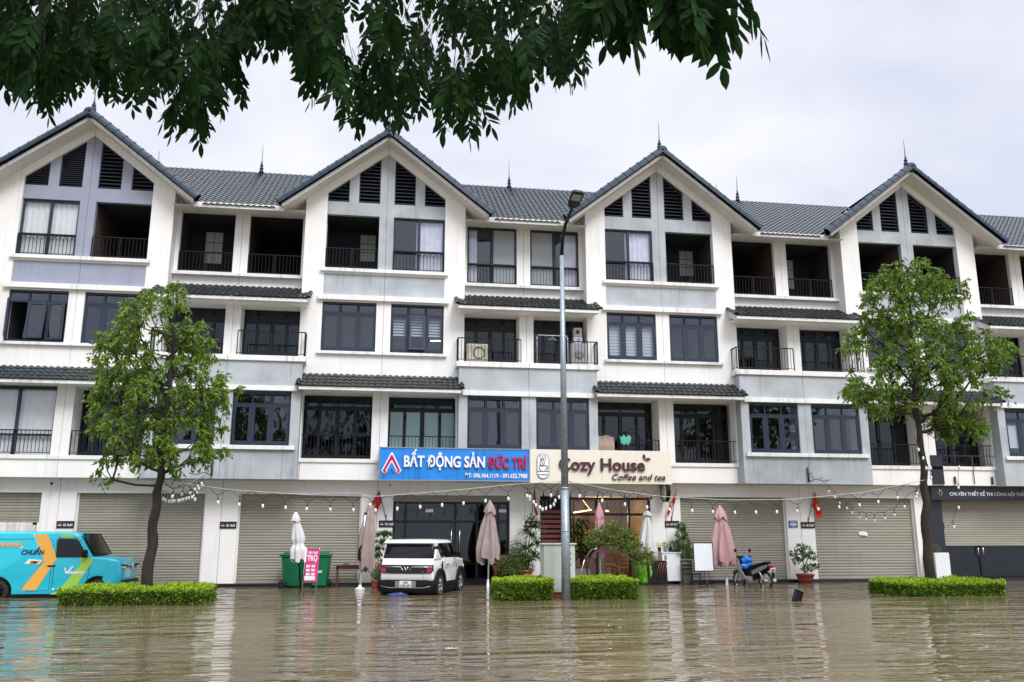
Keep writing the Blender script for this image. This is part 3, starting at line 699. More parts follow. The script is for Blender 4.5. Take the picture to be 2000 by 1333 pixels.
def tri_logo(t, cx, cz, sc):
    # nested chevrons: white outline, crimson, blue gap, white, crimson
    def chev(w, h, y, m, foot):
        mb = MB(); p = [(-w, 0), (-w+foot*.5, -foot*.45), (-w*.35, -foot*.45), (0, h*.28), (w*.35, -foot*.45), (w-foot*.5, -foot*.45), (w, 0), (foot*.12, h), (-foot*.12, h)]
        mb.prism([(cx+a*sc, cz+b*sc) for a, b in p], y, 0); return mb
    for i, (w, h, m, ft) in enumerate(((.33, .60, 'signwhite', .20), (.29, .52, 'signred', .17), (.20, .34, 'signwhite', .12), (.165, .275, 'signblue', .10))):
        part('emblem', chev(w, h, -.02-.008*i, m, ft), m, t)
tri_logo(t, -2.08, .32, .98)
# --- cream cafe sign
t = thing('shop_sign', 'cream coffee shop sign with dark maroon lettering and a cup emblem', 'sign', (7.45, -.64, 3.30))
mb = MB()
for i in range(4): x0 = -2.45+i*1.225; mb.box(x0, x0+1.221, 0, .15, 0, 1.12)
mb.box(-2.44, 2.44, .02, .14, .002, 1.118)
part('panel', mb, 'signcream', t, bevel=.004)
text('Cozy House', .58, 'maroon', t, (-1.50, -.04, .44), fit=2.98, bold=.013, depth=.025)
text('Coffee and tea', .30, 'maroon', t, (.30, -.04, .13), fit=1.86, bold=.001, depth=.015, shear=.28)
mb = MB()
for (a, l) in ((1.75, .20), (.15, .22)):
    p = Vector((1.50, 0, .82)); d = Vector((cos(a), 0, sin(a))); n = Vector((-d.z, 0, d.x))
    q = [p, p+d*l*.35+n*.045, p+d*l*.7+n*.04, p+d*l, p+d*l*.7-n*.04, p+d*l*.35-n*.045]
    mb.prism([(v.x, v.z) for v in q], -.05, -.02)
part('leaf_emblem', mb, 'maroon', t)
mb = MB(); cx, cz = -2.02, .56
def capsule(r, hh, y0, y1, m):
    p = [(cx+r*cos(a), cz+hh+r*sin(a)) for a in [pi*i/12 for i in range(13)]]+[(cx+r*cos(a), cz-hh+r*sin(a)) for a in [pi+pi*i/12 for i in range(13)]]
    mb.prism(p, y0, y1, m)
capsule(.205, .21, -.03, 0, 1); capsule(.19, .21, -.036, -.03, 0)
E1 = lambda pts, r=.011: mb.tube([(cx+x, -.04, cz+z) for x, z in pts], r, 5, 1)
E1([(-.13, .02), (-.12, -.10), (-.06, -.17), (.05, -.17), (.11, -.10), (.12, .02), (-.13, .02)]); E1([(.12, 0), (.17, -.02), (.17, -.08), (.10, -.10)])
E1([(-.19, -.17), (.19, -.17)]); E1([(-.16, -.28), (.16, -.28)])
E1([(-.03+.075*cos(a)*1.0, .12+.12*sin(a)) for a in [2*pi*i/12 for i in range(13)]]); E1([(-.03+.02*sin(i), .02+i*.035) for i in range(7)])
for dx in (-.09, 0, .08): E1([(dx+.022*sin(i*1.1), .21+i*.028) for i in range(7)], .009)
part('cup_emblem', mb, ['signwhite', 'ink'], t)
# --- number plates at the party walls
PL = ['LK 16.64', 'LK 16.63', 'LK 16.62', 'LK 16.61', 'LK 16.60', 'LK 16.59', 'LK 16.58']
NB = ['beside the shutter behind the van', 'right of the left street tree', 'under the flag left of the glass shopfront', 'half behind the spiky potted plant', 'under the flag right of the cafe', 'beside the blue street plate', 'on the dark pillar behind the right street tree']
for i, (px, py) in enumerate(((127.5, 1025), (445.5, 1026), (755.5, 1023.5), (1040, 1024), (1313, 1024), (1578, 1026), (1832, 1027))):
    p = A(px, py, .42)
    t = thing('number_plate', f'black house number plate "{PL[i]}" {NB[i]}', 'plate', p, group='black house number plates')
    mb = MB(); mb.box(-.26, .26, 0, .025, -.11, .11); part('panel', mb, 'ink', t, bevel=.004)
    mb = MB(); mb.box(-.21, -.12, -.004, 0, .0, .05); part('emblem', mb, 'signred', t)
    mb = MB(); mb.box(-.22, -.11, -.004, 0, -.035, -.01); part('small_print', mb, 'plate', t)
    text(PL[i], .11, 'signwhite', t, (-.06, -.004, -.045), fit=.27, bold=.003, depth=.002)
p = A(1549.5, 1024, .42)
t = thing('street_plate', 'small blue plate with white print on the white pillar', 'plate', p)
mb = MB(); mb.box(-.17, .17, 0, .02, -.12, .12); part('panel', mb, 'bluebox', t, bevel=.003)
for i, (w, h) in enumerate(((.13, .012), (.10, .012), (.14, .03), (.12, .012), (.06, .01))):
    mb = MB(); mb.box(-w, w, -.004, 0, .075-i*.042-h/2, .075-i*.042+h/2); part('print_line', mb, 'signwhite', t)
# --- shopfronts
def box_frame(mb, x0, x1, z0, z1, y0, y1, q, m=0):
    mb.box(x0, x1, y0, y1, z1-q, z1, m); mb.box(x0, x1, y0, y1, z0, z0+q, m); mb.box(x0, x0+q, y0, y1, z0+q, z1-q, m); mb.box(x1-q, x1, y0, y1, z0+q, z1-q, m)
def shopfront(L0, H, x0, x1, bars, z1=2.9, y=.62, glass='shopglass', trans=None, q=.07, fm='frame2', zb=.11):
    mb = MB(); box_frame(mb, x0, x1, zb, z1, y, y+.08, q)
    for b in bars: mb.box(b-.04, b+.04, y-.004, y+.08, zb+q, z1-q)
    if trans: mb.box(x0+q, x1-q, y-.006, y+.08, trans, trans+.08)
    f = part('shop_front', mb, fm, H, bevel=.006, loc=-L0)
    xs = [x0+q]+[v for b in bars for v in (b-.04, b+.04)]+[x1-q]
    for a, b in zip(xs[::2], xs[1::2]):
        if trans: put('pane', me_pane(b-a, trans-zb-q, glass), f, (a, y+.04, zb+q)); put('pane', me_pane(b-a, z1-q-trans-.08, glass), f, (a, y+.04, trans+.08))
        else: put('pane', me_pane(b-a, z1-zb-2*q, glass), f, (a, y+.04, zb+q))
    return f
# estate office (dark glazed front)
H, L0 = HS[3]
mb = MB(); mb.box(.53, 4.47, .56, .70, 2.72, 2.93); part('shutter_box', mb, 'shutgrey', H, loc=-L0)
f = shopfront(L0, H, .535, 4.465, [.95, 2.63, 3.38, 4.1], z1=2.72, glass='glassd', trans=2.02)
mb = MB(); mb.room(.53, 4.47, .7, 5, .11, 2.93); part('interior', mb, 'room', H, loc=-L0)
for x in (2.50, 2.78): mb = MB(); mb.tube([(x, .56, .9), (x, .56, 1.95)], .018, 8); part('door_handle', mb, 'chrome', f)
mb = MB(); mb.box(1.18, 2.1, .75, .76, .3, 1.75); part('poster', mb, 'darkshop', f)
mb = MB(); mb.prism([(1.3, .9), (1.45, .9), (1.64, 1.4), (1.83, .9), (1.98, .9), (1.70, 1.65), (1.58, 1.65)], .735, .748); part('poster', mb, 'frame', f)
for xx in (2.78, 3.55):
    mb = MB()
    for i in range(6): mb.box(xx+i*.11, xx+i*.11+.012, .80, .81, 1.2, 2.6)
    for i in range(6): mb.box(xx, xx+.56, .80, .81, 1.25+i*.24, 1.262+i*.24)
    part('grille', mb, 'shutgrey', f)
for xx, zz in ((1.75, 2.42), (4.25, 2.42)): mb = MB(); mb.box(xx-.13, xx+.13, .60, .605, zz-.05, zz+.05); part('sticker', mb, 'paper', f)
# cafe front: slatted screen on the left, lit dining room behind glass on the right
H, L0 = HS[4]
x0 = 5.525; xs = 6.55
mb = MB(); mb.box(x0, xs, .66, .70, .11, 2.93); scr = part('slatted_screen', mb, 'black', H, loc=-L0)
for i in range(11):
    mb = MB(); mb.box(x0+.02, xs-.02, .60, .645, 0, .105); put('slat', cached('rslat', lambda: mb.mesh('slat', ['red_slat'])), scr, (0, 0, .70+i*.165))
f = shopfront(L0, H, xs+.02, 9.475, [7.55, 8.72], z1=2.9, trans=2.28, q=.08)
mb = MB(); mb.room(x0, 9.475, .75, 4.5, .11, 2.95); mb.box(7.6, 8.4, 4.3, 4.4, .1, 2.9, 1); rm = part('interior', mb, ['cafewall', 'wood'], H, loc=-L0)
lamp = thing('ceiling_lamp', 'warm lit hanging ring lamp seen through the cafe glass', 'lamp', (7.35, 1.9, 2.46))
mb = MB(); mb.tube([(.32*cos(a), .32*sin(a), .05*cos(a)) for a in [2*pi*i/16 for i in range(17)]], .016, 6); mb.tube([(0, 0, .42), (.3, 0, .04)], .004, 4); part('ring', mb, 'glow', lamp)
lamp = thing('ceiling_lamp', 'small warm spotlight glowing in the middle of the cafe ceiling', 'lamp', (8.35, 2.2, 2.62))
mb = MB(); mb.lathe([(.05, -.12), (.06, 0), (.02, .02), (.01, .3)], 10); part('lamp_shade', mb, 'black', lamp); mb = MB(); mb.lathe([(.001, -.17), (.05, -.15), (.05, -.12)], 10); part('bulb', mb, 'glow', lamp)
pl = bpy.data.lights.new('lamp_light', 'POINT'); pl.energy = 75; pl.color = (1, .72, .42); pl.shadow_soft_size = .15
po = put('lamp_light', pl, lamp, (-.3, -.2, -.35))
# interior design office: dark cladding, lettering, half-raised shutter over glass
H, L0 = HS[7]
mb = MB(); z = 1.30; prof = []
while z < 2.95: prof += [(.60, z), (.592, z+.03), (.600, z+.07), (.616, z+.074), (.616, z+.084)]; z += .085
vs = [(20.53, y, z) for y, z in prof]+[(24.47, y, z) for y, z in prof]; n = len(prof); mb.add(vs, [(i, i+1, n+i+1, n+i) for i in range(n-1)]); mb.box(20.53, 24.47, .58, .63, 1.24, 1.30)
part('roller_shutter', mb, 'shut', H, loc=-L0)
f = shopfront(L0, H, 20.53, 24.47, [22.1], z1=1.9, y=.7, q=.04, glass='shopglass')
mb = MB(); mb.room(20.53, 24.47, .8, 5, .11, 2.9); part('interior', mb, 'roomw', H, loc=-L0)
for x in (22.0, 22.2): mb = MB(); mb.tube([(x, .66, .85), (x, .66, 1.22)], .02, 8); part('door_handle', mb, 'chrome', f)
t = thing('shop_sign', 'black fascia board with small pale lettering above the half-raised shutter', 'sign', (22.4, .40, 2.93))
mb = MB(); mb.box(-2.4, 2.6, -.28, .04, -.06, .46); mb.box(-2.42, 2.62, -.30, .04, .46, .50); part('panel', mb, 'darkshop', t, bevel=.004)
mb = MB(); mb.box(-2.4, -1.87, .0, .04, -2.82, -.06); part('pillar_cladding', mb, 'darkshop', t)
text('CHUYÊN THIẾT KẾ THI CÔNG NỘI THẤT CAO CẤP', .17, 'plate', t, (-1.70, -.29, .10), fit=3.9, bold=.002, depth=.004)
mb = MB(); mb.tube([(-2.06, -.29, .33), (-2.13, -.29, .18), (-2.06, -.29, .07), (-1.99, -.29, .18), (-2.06, -.29, .33)], .008, 5); part('drop_emblem', mb, 'plate', t)
t = thing('sign_frame', 'bare rusty metal frame with a dark post standing on top of the black fascia', 'metal frame', (22.4, -.05, 3.43))
mb = MB(); mb.tube([(-2.4, 0, 1.02), (1.2, 0, 1.05)], .014, 5)
for x in (-.75, .25, 1.2): mb.tube([(x, 0, 0), (x, 0, 1.03)], .016, 5)
part('bar_frame', mb, 'oldwood', t); mb = MB(); mb.box(-2.4, -1.95, .0, .05, 0, 1.05); part('post', mb, 'darkshop', t)
for x in (-1.55, -.05, .9): mb = MB(); mb.box(x, x+.06, -.02, .03, 0, .28); part('bracket', mb, 'oldwood', t)
# note on the shutter, camera on the fascia, round blade sign
t = thing('paper_note', 'crumpled white paper note stuck on the closed shutter', 'note', A(1685, 1043, .62)); mb = MB(); mb.add([(-.17, -.01, .07), (0, -.03, .085), (.17, 0, .06), (.19, -.01, -.07), (.02, -.04, -.06), (-.15, -.02, -.05)], [(0, 1, 4, 5), (1, 2, 3, 4)]); part('sheet', mb, 'paper', t)
p = A(1300, 962, .1)
t = thing('blade_sign', 'round cafe blade sign on a bracket, seen almost edge-on', 'sign', p)
mb = MB(); mb.disc((0, 0, 0), 0, .30, -.06, .06, 28, 0, 'x'); part('disc_face', mb, 'signcream', t); mb = MB(); mb.disc((0, 0, 0), .30, .33, -.075, .075, 28, 0, 'x'); part('rim', mb, 'black', t)
mb = MB(); mb.tube([(0, .33, .05), (-.12, .33, .3)], .014, 5); mb.tube([(0, .33, -.05), (0, .3, .05)], .025, 6); mb.box(-.03, .03, .31, .36, -.1, .1); part('bracket', mb, 'black', t)
for px, py, Y, lab in ((759, 947, .0, 'small white security camera under the left end of the blue sign'), (101, 944, .2, 'small dark security camera on the wall above the van')):
    t = thing('security_camera', lab, 'camera', A(px, py, Y)); mb = MB(); mb.tube([(0, 0, 0), (.05, -.16, -.03)], .04, 10); part('camera_body', mb, 'plate' if px > 500 else 'black', t)
    mb = MB(); mb.tube([(0, .02, 0), (0, .14, .06), (0, .25 if px > 500 else .2, .06)], .012, 6); part('mount', mb, 'plate', t); mb = MB(); mb.tube([(.05, -.165, -.031), (.052, -.172, -.032)], .03, 10); part('lens', mb, 'ink', t)
# lightning rods far behind the ridges
for i, (px, py) in enumerate(((308, 300), (1200, 352), (1400, 362))):
    p = A(px, py+30, 9); t = thing('lightning_rod', 'thin dark lightning rod tip showing above the roof slope, '+['left', 'middle', 'right'][i]+' of the three', 'lightning rod', p, group='lightning rods behind the roofs')
    mb = MB(); mb.tube([(0, 0, -2.2), (0, 0, 0)], .03, 5); part('base_pole', mb, 'frame2', t); mb = MB(); mb.tube([(0, 0, 0), (0, 0, .85)], .012, 5); part('spike', mb, 'frame2', t)
# ------------------------------------------------------------------ vehicles
def wheel(parent, c, R, w, axis, rim='silver', spokes=7, name='wheel', side=-1):
    """wheel > tyre, rim; axis 'x' or 'y'; side = which way the outer face looks"""
    wh = bpy.data.objects.new(name, None); COL.objects.link(wh); wh.empty_display_size = .1; wh.parent = parent; wh.location = c
    mb = MB(); mb.disc((0, 0, 0), R*.64, R, -w/2, w/2, 28, 0, axis); part('tyre', mb, 'rubber', wh, bevel=.015)
    mb = MB(); o = side*w*.42; a0, a1 = sorted((o, o-side*.03))
    mb.disc((0, 0, 0), R*.57, R*.66, a0, a1, 28, 0, axis); mb.disc((0, 0, 0), 0, R*.17, a0, a1, 12, 0, axis)
    for i in range(spokes):
        a = 2*pi*i/spokes
        for da in (-.13, .13):
            p = (cos(a+da*.4)*R*.14, sin(a+da*.4)*R*.14); q = (cos(a+da)*R*.6, sin(a+da)*R*.6)
            if axis == 'x': mb.tube([(o-side*.01, p[0], p[1]), (o-side*.01, q[0], q[1])], [.016, .02], 4)
            else: mb.tube([(p[0], o-side*.01, p[1]), (q[0], o-side*.01, q[1])], [.016, .02], 4)
    part('rim', mb, rim, wh)
    mb = MB(); mb.disc((0, 0, 0), 0, R*.62, min(0, o-side*.06), max(0, o-side*.06), 20, 0, axis); part('hub', mb, 'black', wh)
    return wh
def arc(cx, cz, r, a0, a1, n=12): return [(cx+r*cos(a0+(a1-a0)*i/n), cz+r*sin(a0+(a1-a0)*i/n)) for i in range(n+1)]
def profile_body(mb, prof, hw, taper, m=0, axis='x'):
    """side outline extruded across the width; hw(z, t) gives half width"""
    n = len(prof); rings = []
    for k, (f, ins) in enumerate(taper):
        rings.append([(p, f*hw(p, z), z) for p, z in prof])
    vs = [v for r in rings for v in r]
    if axis == 'x': vs = [(b, a, c) for a, b, c in vs]
    mb.add(vs, [(i*n+j, i*n+(j+1) % n, (i+1)*n+(j+1) % n, (i+1)*n+j) for i in range(len(rings)-1) for j in range(n)]+[list(range(n)), list(range((len(rings)-1)*n, len(rings)*n))], m)
def small_suv():
    p = A(800, 1162, -4.25)
    t = thing('parked_car', 'small boxy white car with black bumpers, seen from behind in the flood water', 'car', (.82, -4.3, -.09), -radians(21))
    t.location = (.87, -4.45, -.09)
    wy = (.50, 2.575); R = .335
    # lower body, wheel arches cut out of the side outline
    prof = [(.08, .40)]+arc(wy[0], .30, .42, pi-.25, .25, 8)+arc(wy[1], .30, .42, pi-.25, .25, 8)+[(3.12, .44), (3.17, .62), (3.16, .90), (3.02, 1.01), (2.35, 1.06), (.14, 1.08), (.04, 1.03), (.0, .88), (.0, .62), (.04, .48)]
    def hw(y, z): return (.80 if z < .95 else .765)-(.05 if y < .05 else 0)-(.07 if y > 3.1 else 0)
    mb = MB(); profile_body(mb, prof, hw, [(-1, 0), (-.5, 0), (.5, 0), (1, 0)])
    part('body', mb, 'carwhite', t, bevel=.03, seg=2)
    mb = MB()
    gp = [(.10, 1.07), (2.42, 1.07), (2.25, 1.16), (1.86, 1.50), (.22, 1.50)]
    def hg(y, z): return .745 if z < 1.12 else .665
    profile_body(mb, gp, hg, [(-1, 0), (1, 0)]); part('cabin_glass', mb, 'carglass', t, bevel=.02, seg=2)
    mb = MB(); mb.add([(-.70, .10, 1.46), (.70, .10, 1.46), (.70, 1.92, 1.47), (-.70, 1.92, 1.47), (-.72, .03, 1.49), (.72, .03, 1.49), (.71, 1.98, 1.50), (-.71, 1.98, 1.50), (-.66, .12, 1.565), (.66, .12, 1.565), (.64, 1.85, 1.57), (-.64, 1.85, 1.57), (-.40, .3, 1.59), (.40, .3, 1.59), (.40, 1.7, 1.595), (-.40, 1.7, 1.595)],
        [(3, 2, 1, 0)]+[(i+o, (i+1) % 4+o, (i+1) % 4+4+o, i+4+o) for o in (0, 4, 8) for i in range(4)]+[(12, 13, 14, 15)])
    part('roof', mb, 'carwhite', t, bevel=.02, seg=2)
    for sx in (-1, 1):
        mb = MB(); a, b = sorted((sx*.71, sx*.775))
        mb.prism([(.10, 1.05), (.82, 1.05), (.68, 1.10), (.42, 1.30), (.26, 1.32), (.24, 1.20)], a, b, axis='x'); mb2 = mb
        part('rear_quarter', mb, 'carwhite', t, bevel=.012)
        mb = MB(); a, b = sorted((sx*.645, sx*.712)); mb.prism([(.16, 1.50), (.66, 1.50), (.56, 1.42), (.44, 1.385), (.28, 1.385)], a, b, axis='x'); part('roof_quarter', mb, 'carwhite', t, bevel=.01)
        mb = MB(); a, b = sorted((sx*.64, sx*.70)); mb.prism([(1.80, 1.5), (1.95, 1.5), (2.45, 1.08), (2.34, 1.08)], a, b, axis='x'); part('windscreen_pillar', mb, 'black', t)
        for k, y in enumerate(wy):
            mb = MB(); a, b = sorted((sx*.70, sx*.865))
            mb.prism(arc(y, .30, .50, pi+.05, -.05, 14)+arc(y, .30, .375, -.05, pi+.05, 14), a, b, axis='x'); part('wheel_arch', mb, 'black', t, bevel=.012)
            wheel(t, (sx*.74, y, R-.0), R, .19, 'x', side=sx, spokes=6)
        mb = MB(); a, b = sorted((sx*.70, sx*.83)); mb.box(a, b, wy[0]+.44, wy[1]-.44, .18, .37); part('sill', mb, 'black', t, bevel=.015)
        mb = MB(); a, b = sorted((sx*.80, sx*.805))
        for q in ((1.02, 1.032, .42, 1.05), (2.22, 2.232, .55, 1.05)): mb.box(a, b, q[0], q[1], q[2], q[3])
        part('door_gap', mb, 'ink', t)
        mb = MB(); a, b = sorted((sx*.80, sx*.83)); mb.box(a, b, 1.16, 1.34, .865, .90); part('door_handle', mb, 'ink', t, bevel=.008)
        mb = MB(); a, b = sorted((sx*.799, sx*.812)); mb.prism([(.70, .72), (.80, .70), (.80, .98), (.74, .99), (.70, .93)], a, b, axis='x'); part('side_vent', mb, 'black', t)
        mb = MB(); a, b = sorted((sx*.76, sx*.98)); mb.box(a, b, 2.02, 2.12, 1.08, 1.24); part('mirror', mb, 'black', t, bevel=.03, seg=2)
        mb = MB(); mb.box(*sorted((sx*.50, sx*.76)), 3.13, 3.18, .72, .84); part('headlight', mb, 'chrome', t, bevel=.01)
    mb = MB(); mb.prism([(-.80, .18), (.80, .18), (.83, .30), (.80, .47), (.60, .50), (-.60, .50), (-.80, .47), (-.83, .30)], -.07, .20, axis='y'); part('rear_bumper', mb, 'black', t, bevel=.03, seg=2)
    mb = MB(); mb.tube([(-.72, -.075, .34), (-.5, -.08, .29), (.5, -.08, .29), (.72, -.075, .34)], .009, 5); part('bumper_line', mb, 'silver', t)
    mb = MB(); mb.box(-.78, .78, .05, 3.0, .16, .38); part('chassis', mb, 'ink', t)
    mb = MB(); mb.box(-.76, .76, 3.1, 3.2, .2, .5); part('front_bumper', mb, 'black', t, bevel=.03, seg=2)
    mb = MB(); mb.prism([(-.77, .90), (.77, .90), (.77, .75), (.70, .67), (-.70, .67), (-.77, .75)], -.028, .03); part('tail_panel', mb, 'carglass', t, bevel=.008)
    for sx in (-1, 1):
        mb = MB(); mb.prism([(sx*.75, .815), (sx*.66, .82), (sx*.60, .82), (sx*.60, .69), (sx*.69, .69), (sx*.75, .76)], -.04, -.02); part('tail_light', mb, 'redlight', t, bevel=.004)
        mb = MB(); mb.tube([(sx*.75, -.038, .845), (sx*.16, -.038, .845), (sx*.10, -.038, .755), (sx*.07, -.038, .745)], [.012, .014, .014, .008], 4); part('trim_wing', mb, 'chrome', t)
    mb = MB(); mb.tube([(-.055, -.042, .85), (0, -.042, .74), (.055, -.042, .85)], [.013, .018, .013], 4); part('emblem', mb, 'chrome', t)
    text('VF 3', .045, 'silver', t, (.42, -.032, .70), depth=.003)
    mb = MB(); mb.box(-.17, .17, -.085, -.072, .305, .475); part('number_plate', mb, 'plate', t, bevel=.004)
    text('15K', .085, 'ink', t, (0, -.087, .40), align='CENTER', bold=.002, depth=.001, fit=.15); text('540.49', .085, 'ink', t, (0, -.087, .32), align='CENTER', bold=.002, depth=.001, fit=.28)
    mb = MB(); mb.box(-.30, -.17, -.080, -.068, .31, .47); mb.box(.17, .30, -.080, -.068, .31, .47); part('plate_recess', mb, 'shutgrey', t)
    mb = MB(); mb.tube([(0, .5, 1.585), (0, .44, 1.66)], [.02, .008], 6); part('antenna', mb, 'black', t)
    mb = MB(); mb.tube([(-.5, -.004, .60), (-.5, -.004, .655), (.5, -.004, .655), (.5, -.004, .60), (.5, -.004, .52)], .004, 4); part('tailgate_gap', mb, 'ink', t)
small_suv()
def bag(name, label, c, r, mt, n=14, sd=1, sq=(1, 1, 1)):
    mb = MB(); rr = random.Random(sd); ph = [rr.uniform(0, 6) for _ in range(6)]
    pr = [(max(.001, r*sin(pi*i/18)*(1 if i < 12 else .9)), -r*cos(pi*i/18)) for i in range(19)]; n = n*2
    mb.lathe(pr, n, m=0, wob=lambda a, t_: 1+.16*sin(3*a+ph[0]+4*t_)+.10*sin(5*a+ph[1]-6*t_)+.05*sin(9*a+ph[2]))
    for i, v in enumerate(mb.v):
        q = Vector(v); k_ = 1+.34*noise.noise(q*(3.2/r*.3)+Vector((sd, 0, 0)))+.22*noise.noise(q*(3.2/r)+Vector((0, sd, 0)))
        mb.v[i] = (v[0]*sq[0]*k_, v[1]*sq[1]*k_, v[2]*sq[2]*k_)
    o = part(name, mb, mt); o.location = c; o['label'] = label; o['category'] = 'bag'; return o
bag('plastic_bag', 'crumpled dark blue plastic bag floating under the rear bumper of the white car', (.66, -4.70, .02), .17, 'navybag', sd=4, sq=(1.4, .8, .45))
def delivery_van():
    pf = A(190, 1145, -4.0).x; x0 = pf-2.52-.66
    t = thing('delivery_van', 'turquoise delivery van with orange and green chevrons parked behind the left hedge', 'van', (x0, -3.16, -.15))
    wx = (.66, 3.18); R = .30; HW = .84; zt = 1.86
    prof = [(.06, .24), (wx[0]-.42, .24)]+arc(wx[0], .30, .40, pi+.15, -.15, 10)+[(wx[1]-.42, .24)]+arc(wx[1], .30, .40, pi+.15, -.15, 10)+[(3.62, .24), (3.72, .34), (3.78, .62), (3.77, .90), (3.70, 1.08), (3.52, 1.155), (2.98, 1.20), (2.62, 1.76), (2.48, 1.84), (2.2, zt), (.25, zt), (.06, 1.785), (0, 1.62), (0, .45)]
    mb = MB(); n = len(prof); rings = []
    for f in (-1, -.93, -.6, 0, .6, .93, 1):
        e = {1: 1, .93: .25, .6: 0, 0: -.15}[abs(f)]
        rings.append([(x-(.16*e if x > 3.4 else (.05*e if x > 2.4 and z > 1.1 else 0))+(.04*e if x < .1 else 0), f*HW, z-(.05*e if z > 1.7 else (.03*e if z > 1.1 else 0))) for x, z in prof])
    vs = [v for r in rings for v in r]
    mb.add(vs, [(i*n+j, i*n+(j+1) % n, (i+1)*n+(j+1) % n, (i+1)*n+j) for i in range(6) for j in range(n)]+[list(range(n)), list(range(6*n, 7*n))])
    part('body', mb, 'cyan', t, bevel=.012, seg=2)
    def sy(x, z): return -HW
    def side(poly, off, m, name, th=.004, **kw):
        mb = MB(); n = len(poly)
        vs = [(x, sy(x, z)-off-th, z) for x, z in poly]+[(x, sy(x, z)-off+th, z) for x, z in poly]
        mb.add(vs, [list(range(n)), list(range(2*n-1, n-1, -1))]+[(i, (i+1) % n, n+(i+1) % n, n+i) for i in range(n)]); return part(name, mb, m, t, **kw)
    # bodywork outlines, glass, doors
    side([(2.06, 1.18), (2.98-.10, 1.18), (2.62-.02, 1.62), (2.54, 1.665), (2.10, 1.675), (2.06, 1.63)], .006, 'carglass', 'door_window')
    mb = MB(); mb.tube([(x, sy(x, z)-.004, z) for x, z in ((2.04, .34), (2.04, 1.64), (2.10, 1.71), (2.56, 1.70), (2.66, 1.62), (2.95, 1.18), (2.90, .40), (2.84, .33), (2.04, .34))], .0055, 4); part('door_gap', mb, 'ink', t)
    mb = MB(); mb.tube([(x, sy(x, z)-.004, z) for x, z in ((.3, 1.66), (1.9, 1.66), (1.97, 1.6), (1.97, .34), (1.4, .30))], .004, 4); part('panel_seam', mb, 'ink', t)
    side([(1.79+.06, .96), (1.86+.06, .985), (2.05+.03, .98), (2.06+.02, .945), (1.90+.02, .93)], .009, 'ink', 'door_handle')
    mb = MB(); wsc = [(2.995, 1.215), (2.645, 1.765)]
    def wq(f, e): x, z = wsc[e]; return (x+.02+(.035 if abs(f) < .6 else 0), f*(HW-.10), z+.03)
    fs = (-1, -.5, 0, .5, 1); vs = [wq(f, 0) for f in fs]+[wq(f, 1) for f in fs]; mb.add(vs, [(i, i+1, 6+i, 5+i) for i in range(4)], 0, True); part('windscreen', mb, 'carglass', t)
    mb = MB(); mb.tube([wq(-1.02, 0), wq(-1.02, 1), wq(0, 1), wq(1.02, 1), wq(1.02, 0), wq(0, 0), wq(-1.02, 0)], .014, 5); part('windscreen_seal', mb, 'black', t)
    # decals on the side (flat print)
    side([(1.47, 1.785), (1.80, 1.785), (2.10, 1.15), (1.66, .345), (1.28, .345), (1.79, 1.08)], .0075, 'orange', 'chevron_decal', .0015)
    for seg in (([(2.10, 1.785), (2.38, 1.785), (2.50, 1.70), (2.16, 1.70)]), ([(2.66, 1.175), (2.98, 1.175), (3.03, 1.12), (2.60, .345), (2.24, .345), (2.72, 1.02)]), ([(2.10, .285), (2.50, .285), (2.56, .23), (2.02, .23)])):
        side(seg, .0085, 'lime', 'chevron_decal', .0015)
    mb = MB(); mb.tube([(x, sy(x, z)-.010, z) for x, z in ((1.45, 1.785), (1.755, 1.08), (1.26, .345))], .006, 4); part('chevron_line', mb, 'plate', t)
    def vtext(b, sz, m, x, z, fit, lean=.25, bold=.006):
        y = sy(x, z)-.014; return text(b, sz, m, t, (x, y, z), fit=fit, bold=bold, depth=.002, shear=lean)
    vtext('NHANH', .17, 'orange', .60, 1.46, .60); vtext('&', .12, 'plate', 1.13, 1.39, .10); vtext('CHUẨN', .17, 'navy', 1.18, 1.26, .58)
    side([(1.30, 1.02), (1.40, 1.14), (1.82-.06, 1.115), (1.72-.06, 1.005)], .0075, 'plate', 'phone_decal', .001); side([(1.42, 1.02), (1.42, 1.10), (1.78-.06, 1.10), (1.70-.06, 1.02)], .010, 'orange', 'phone_decal', .001); vtext('1900', .075, 'ink', 1.45, 1.03, .16)
    mb = MB(); y = sy(2.3, .8)-.012; mb.prism([(2.29, .93), (2.34, .90), (2.375, .81), (2.50, .955), (2.55, .955), (2.40, .76), (2.355, .76)], y-.001, y+.001); part('bird_emblem', mb, 'plate', t)
    vtext('GREEN SM', .085, 'plate', 2.42, .755, .42, 0); 
    mb = MB(); mb.disc((2.08, sy(2, .35)-.012, .36), 0, .035, -.001, .001, 14); part('round_sticker', mb, 'plate', t)
    # front: lamps, bar, bumper, plate
    mb = MB(); mb.box(3.50, 3.83, -.72, .72, .26, .58); part('front_bumper', mb, 'black', t, bevel=.045, seg=2)
    for s_ in (-1, 1):
        mb = MB(); mb.box(3.66, 3.80, *sorted((s_*.52, s_*.735)), .86, .98); part('headlight', mb, 'chrome', t, bevel=.02, seg=2)
        mb = MB(); mb.box(3.67, 3.812, *sorted((s_*.48, s_*.75)), .935, .985); part('headlight_trim', mb, 'ink', t)
    mb = MB(); mb.box(3.74, 3.815, -.5, .5, .905, .935); part('grille_bar', mb, 'ink', t); mb = MB(); mb.prism([(-.035, .85), (.0, .84), (.035, .85), (.03, 1.0), (-.03, 1.0)], 3.80, 3.835, axis='x'); part('emblem', mb, 'plate', t)
    mb = MB(); mb.box(3.83, 3.845, -.17, .17, .37, .50); part('number_plate', mb, 'orange', t)
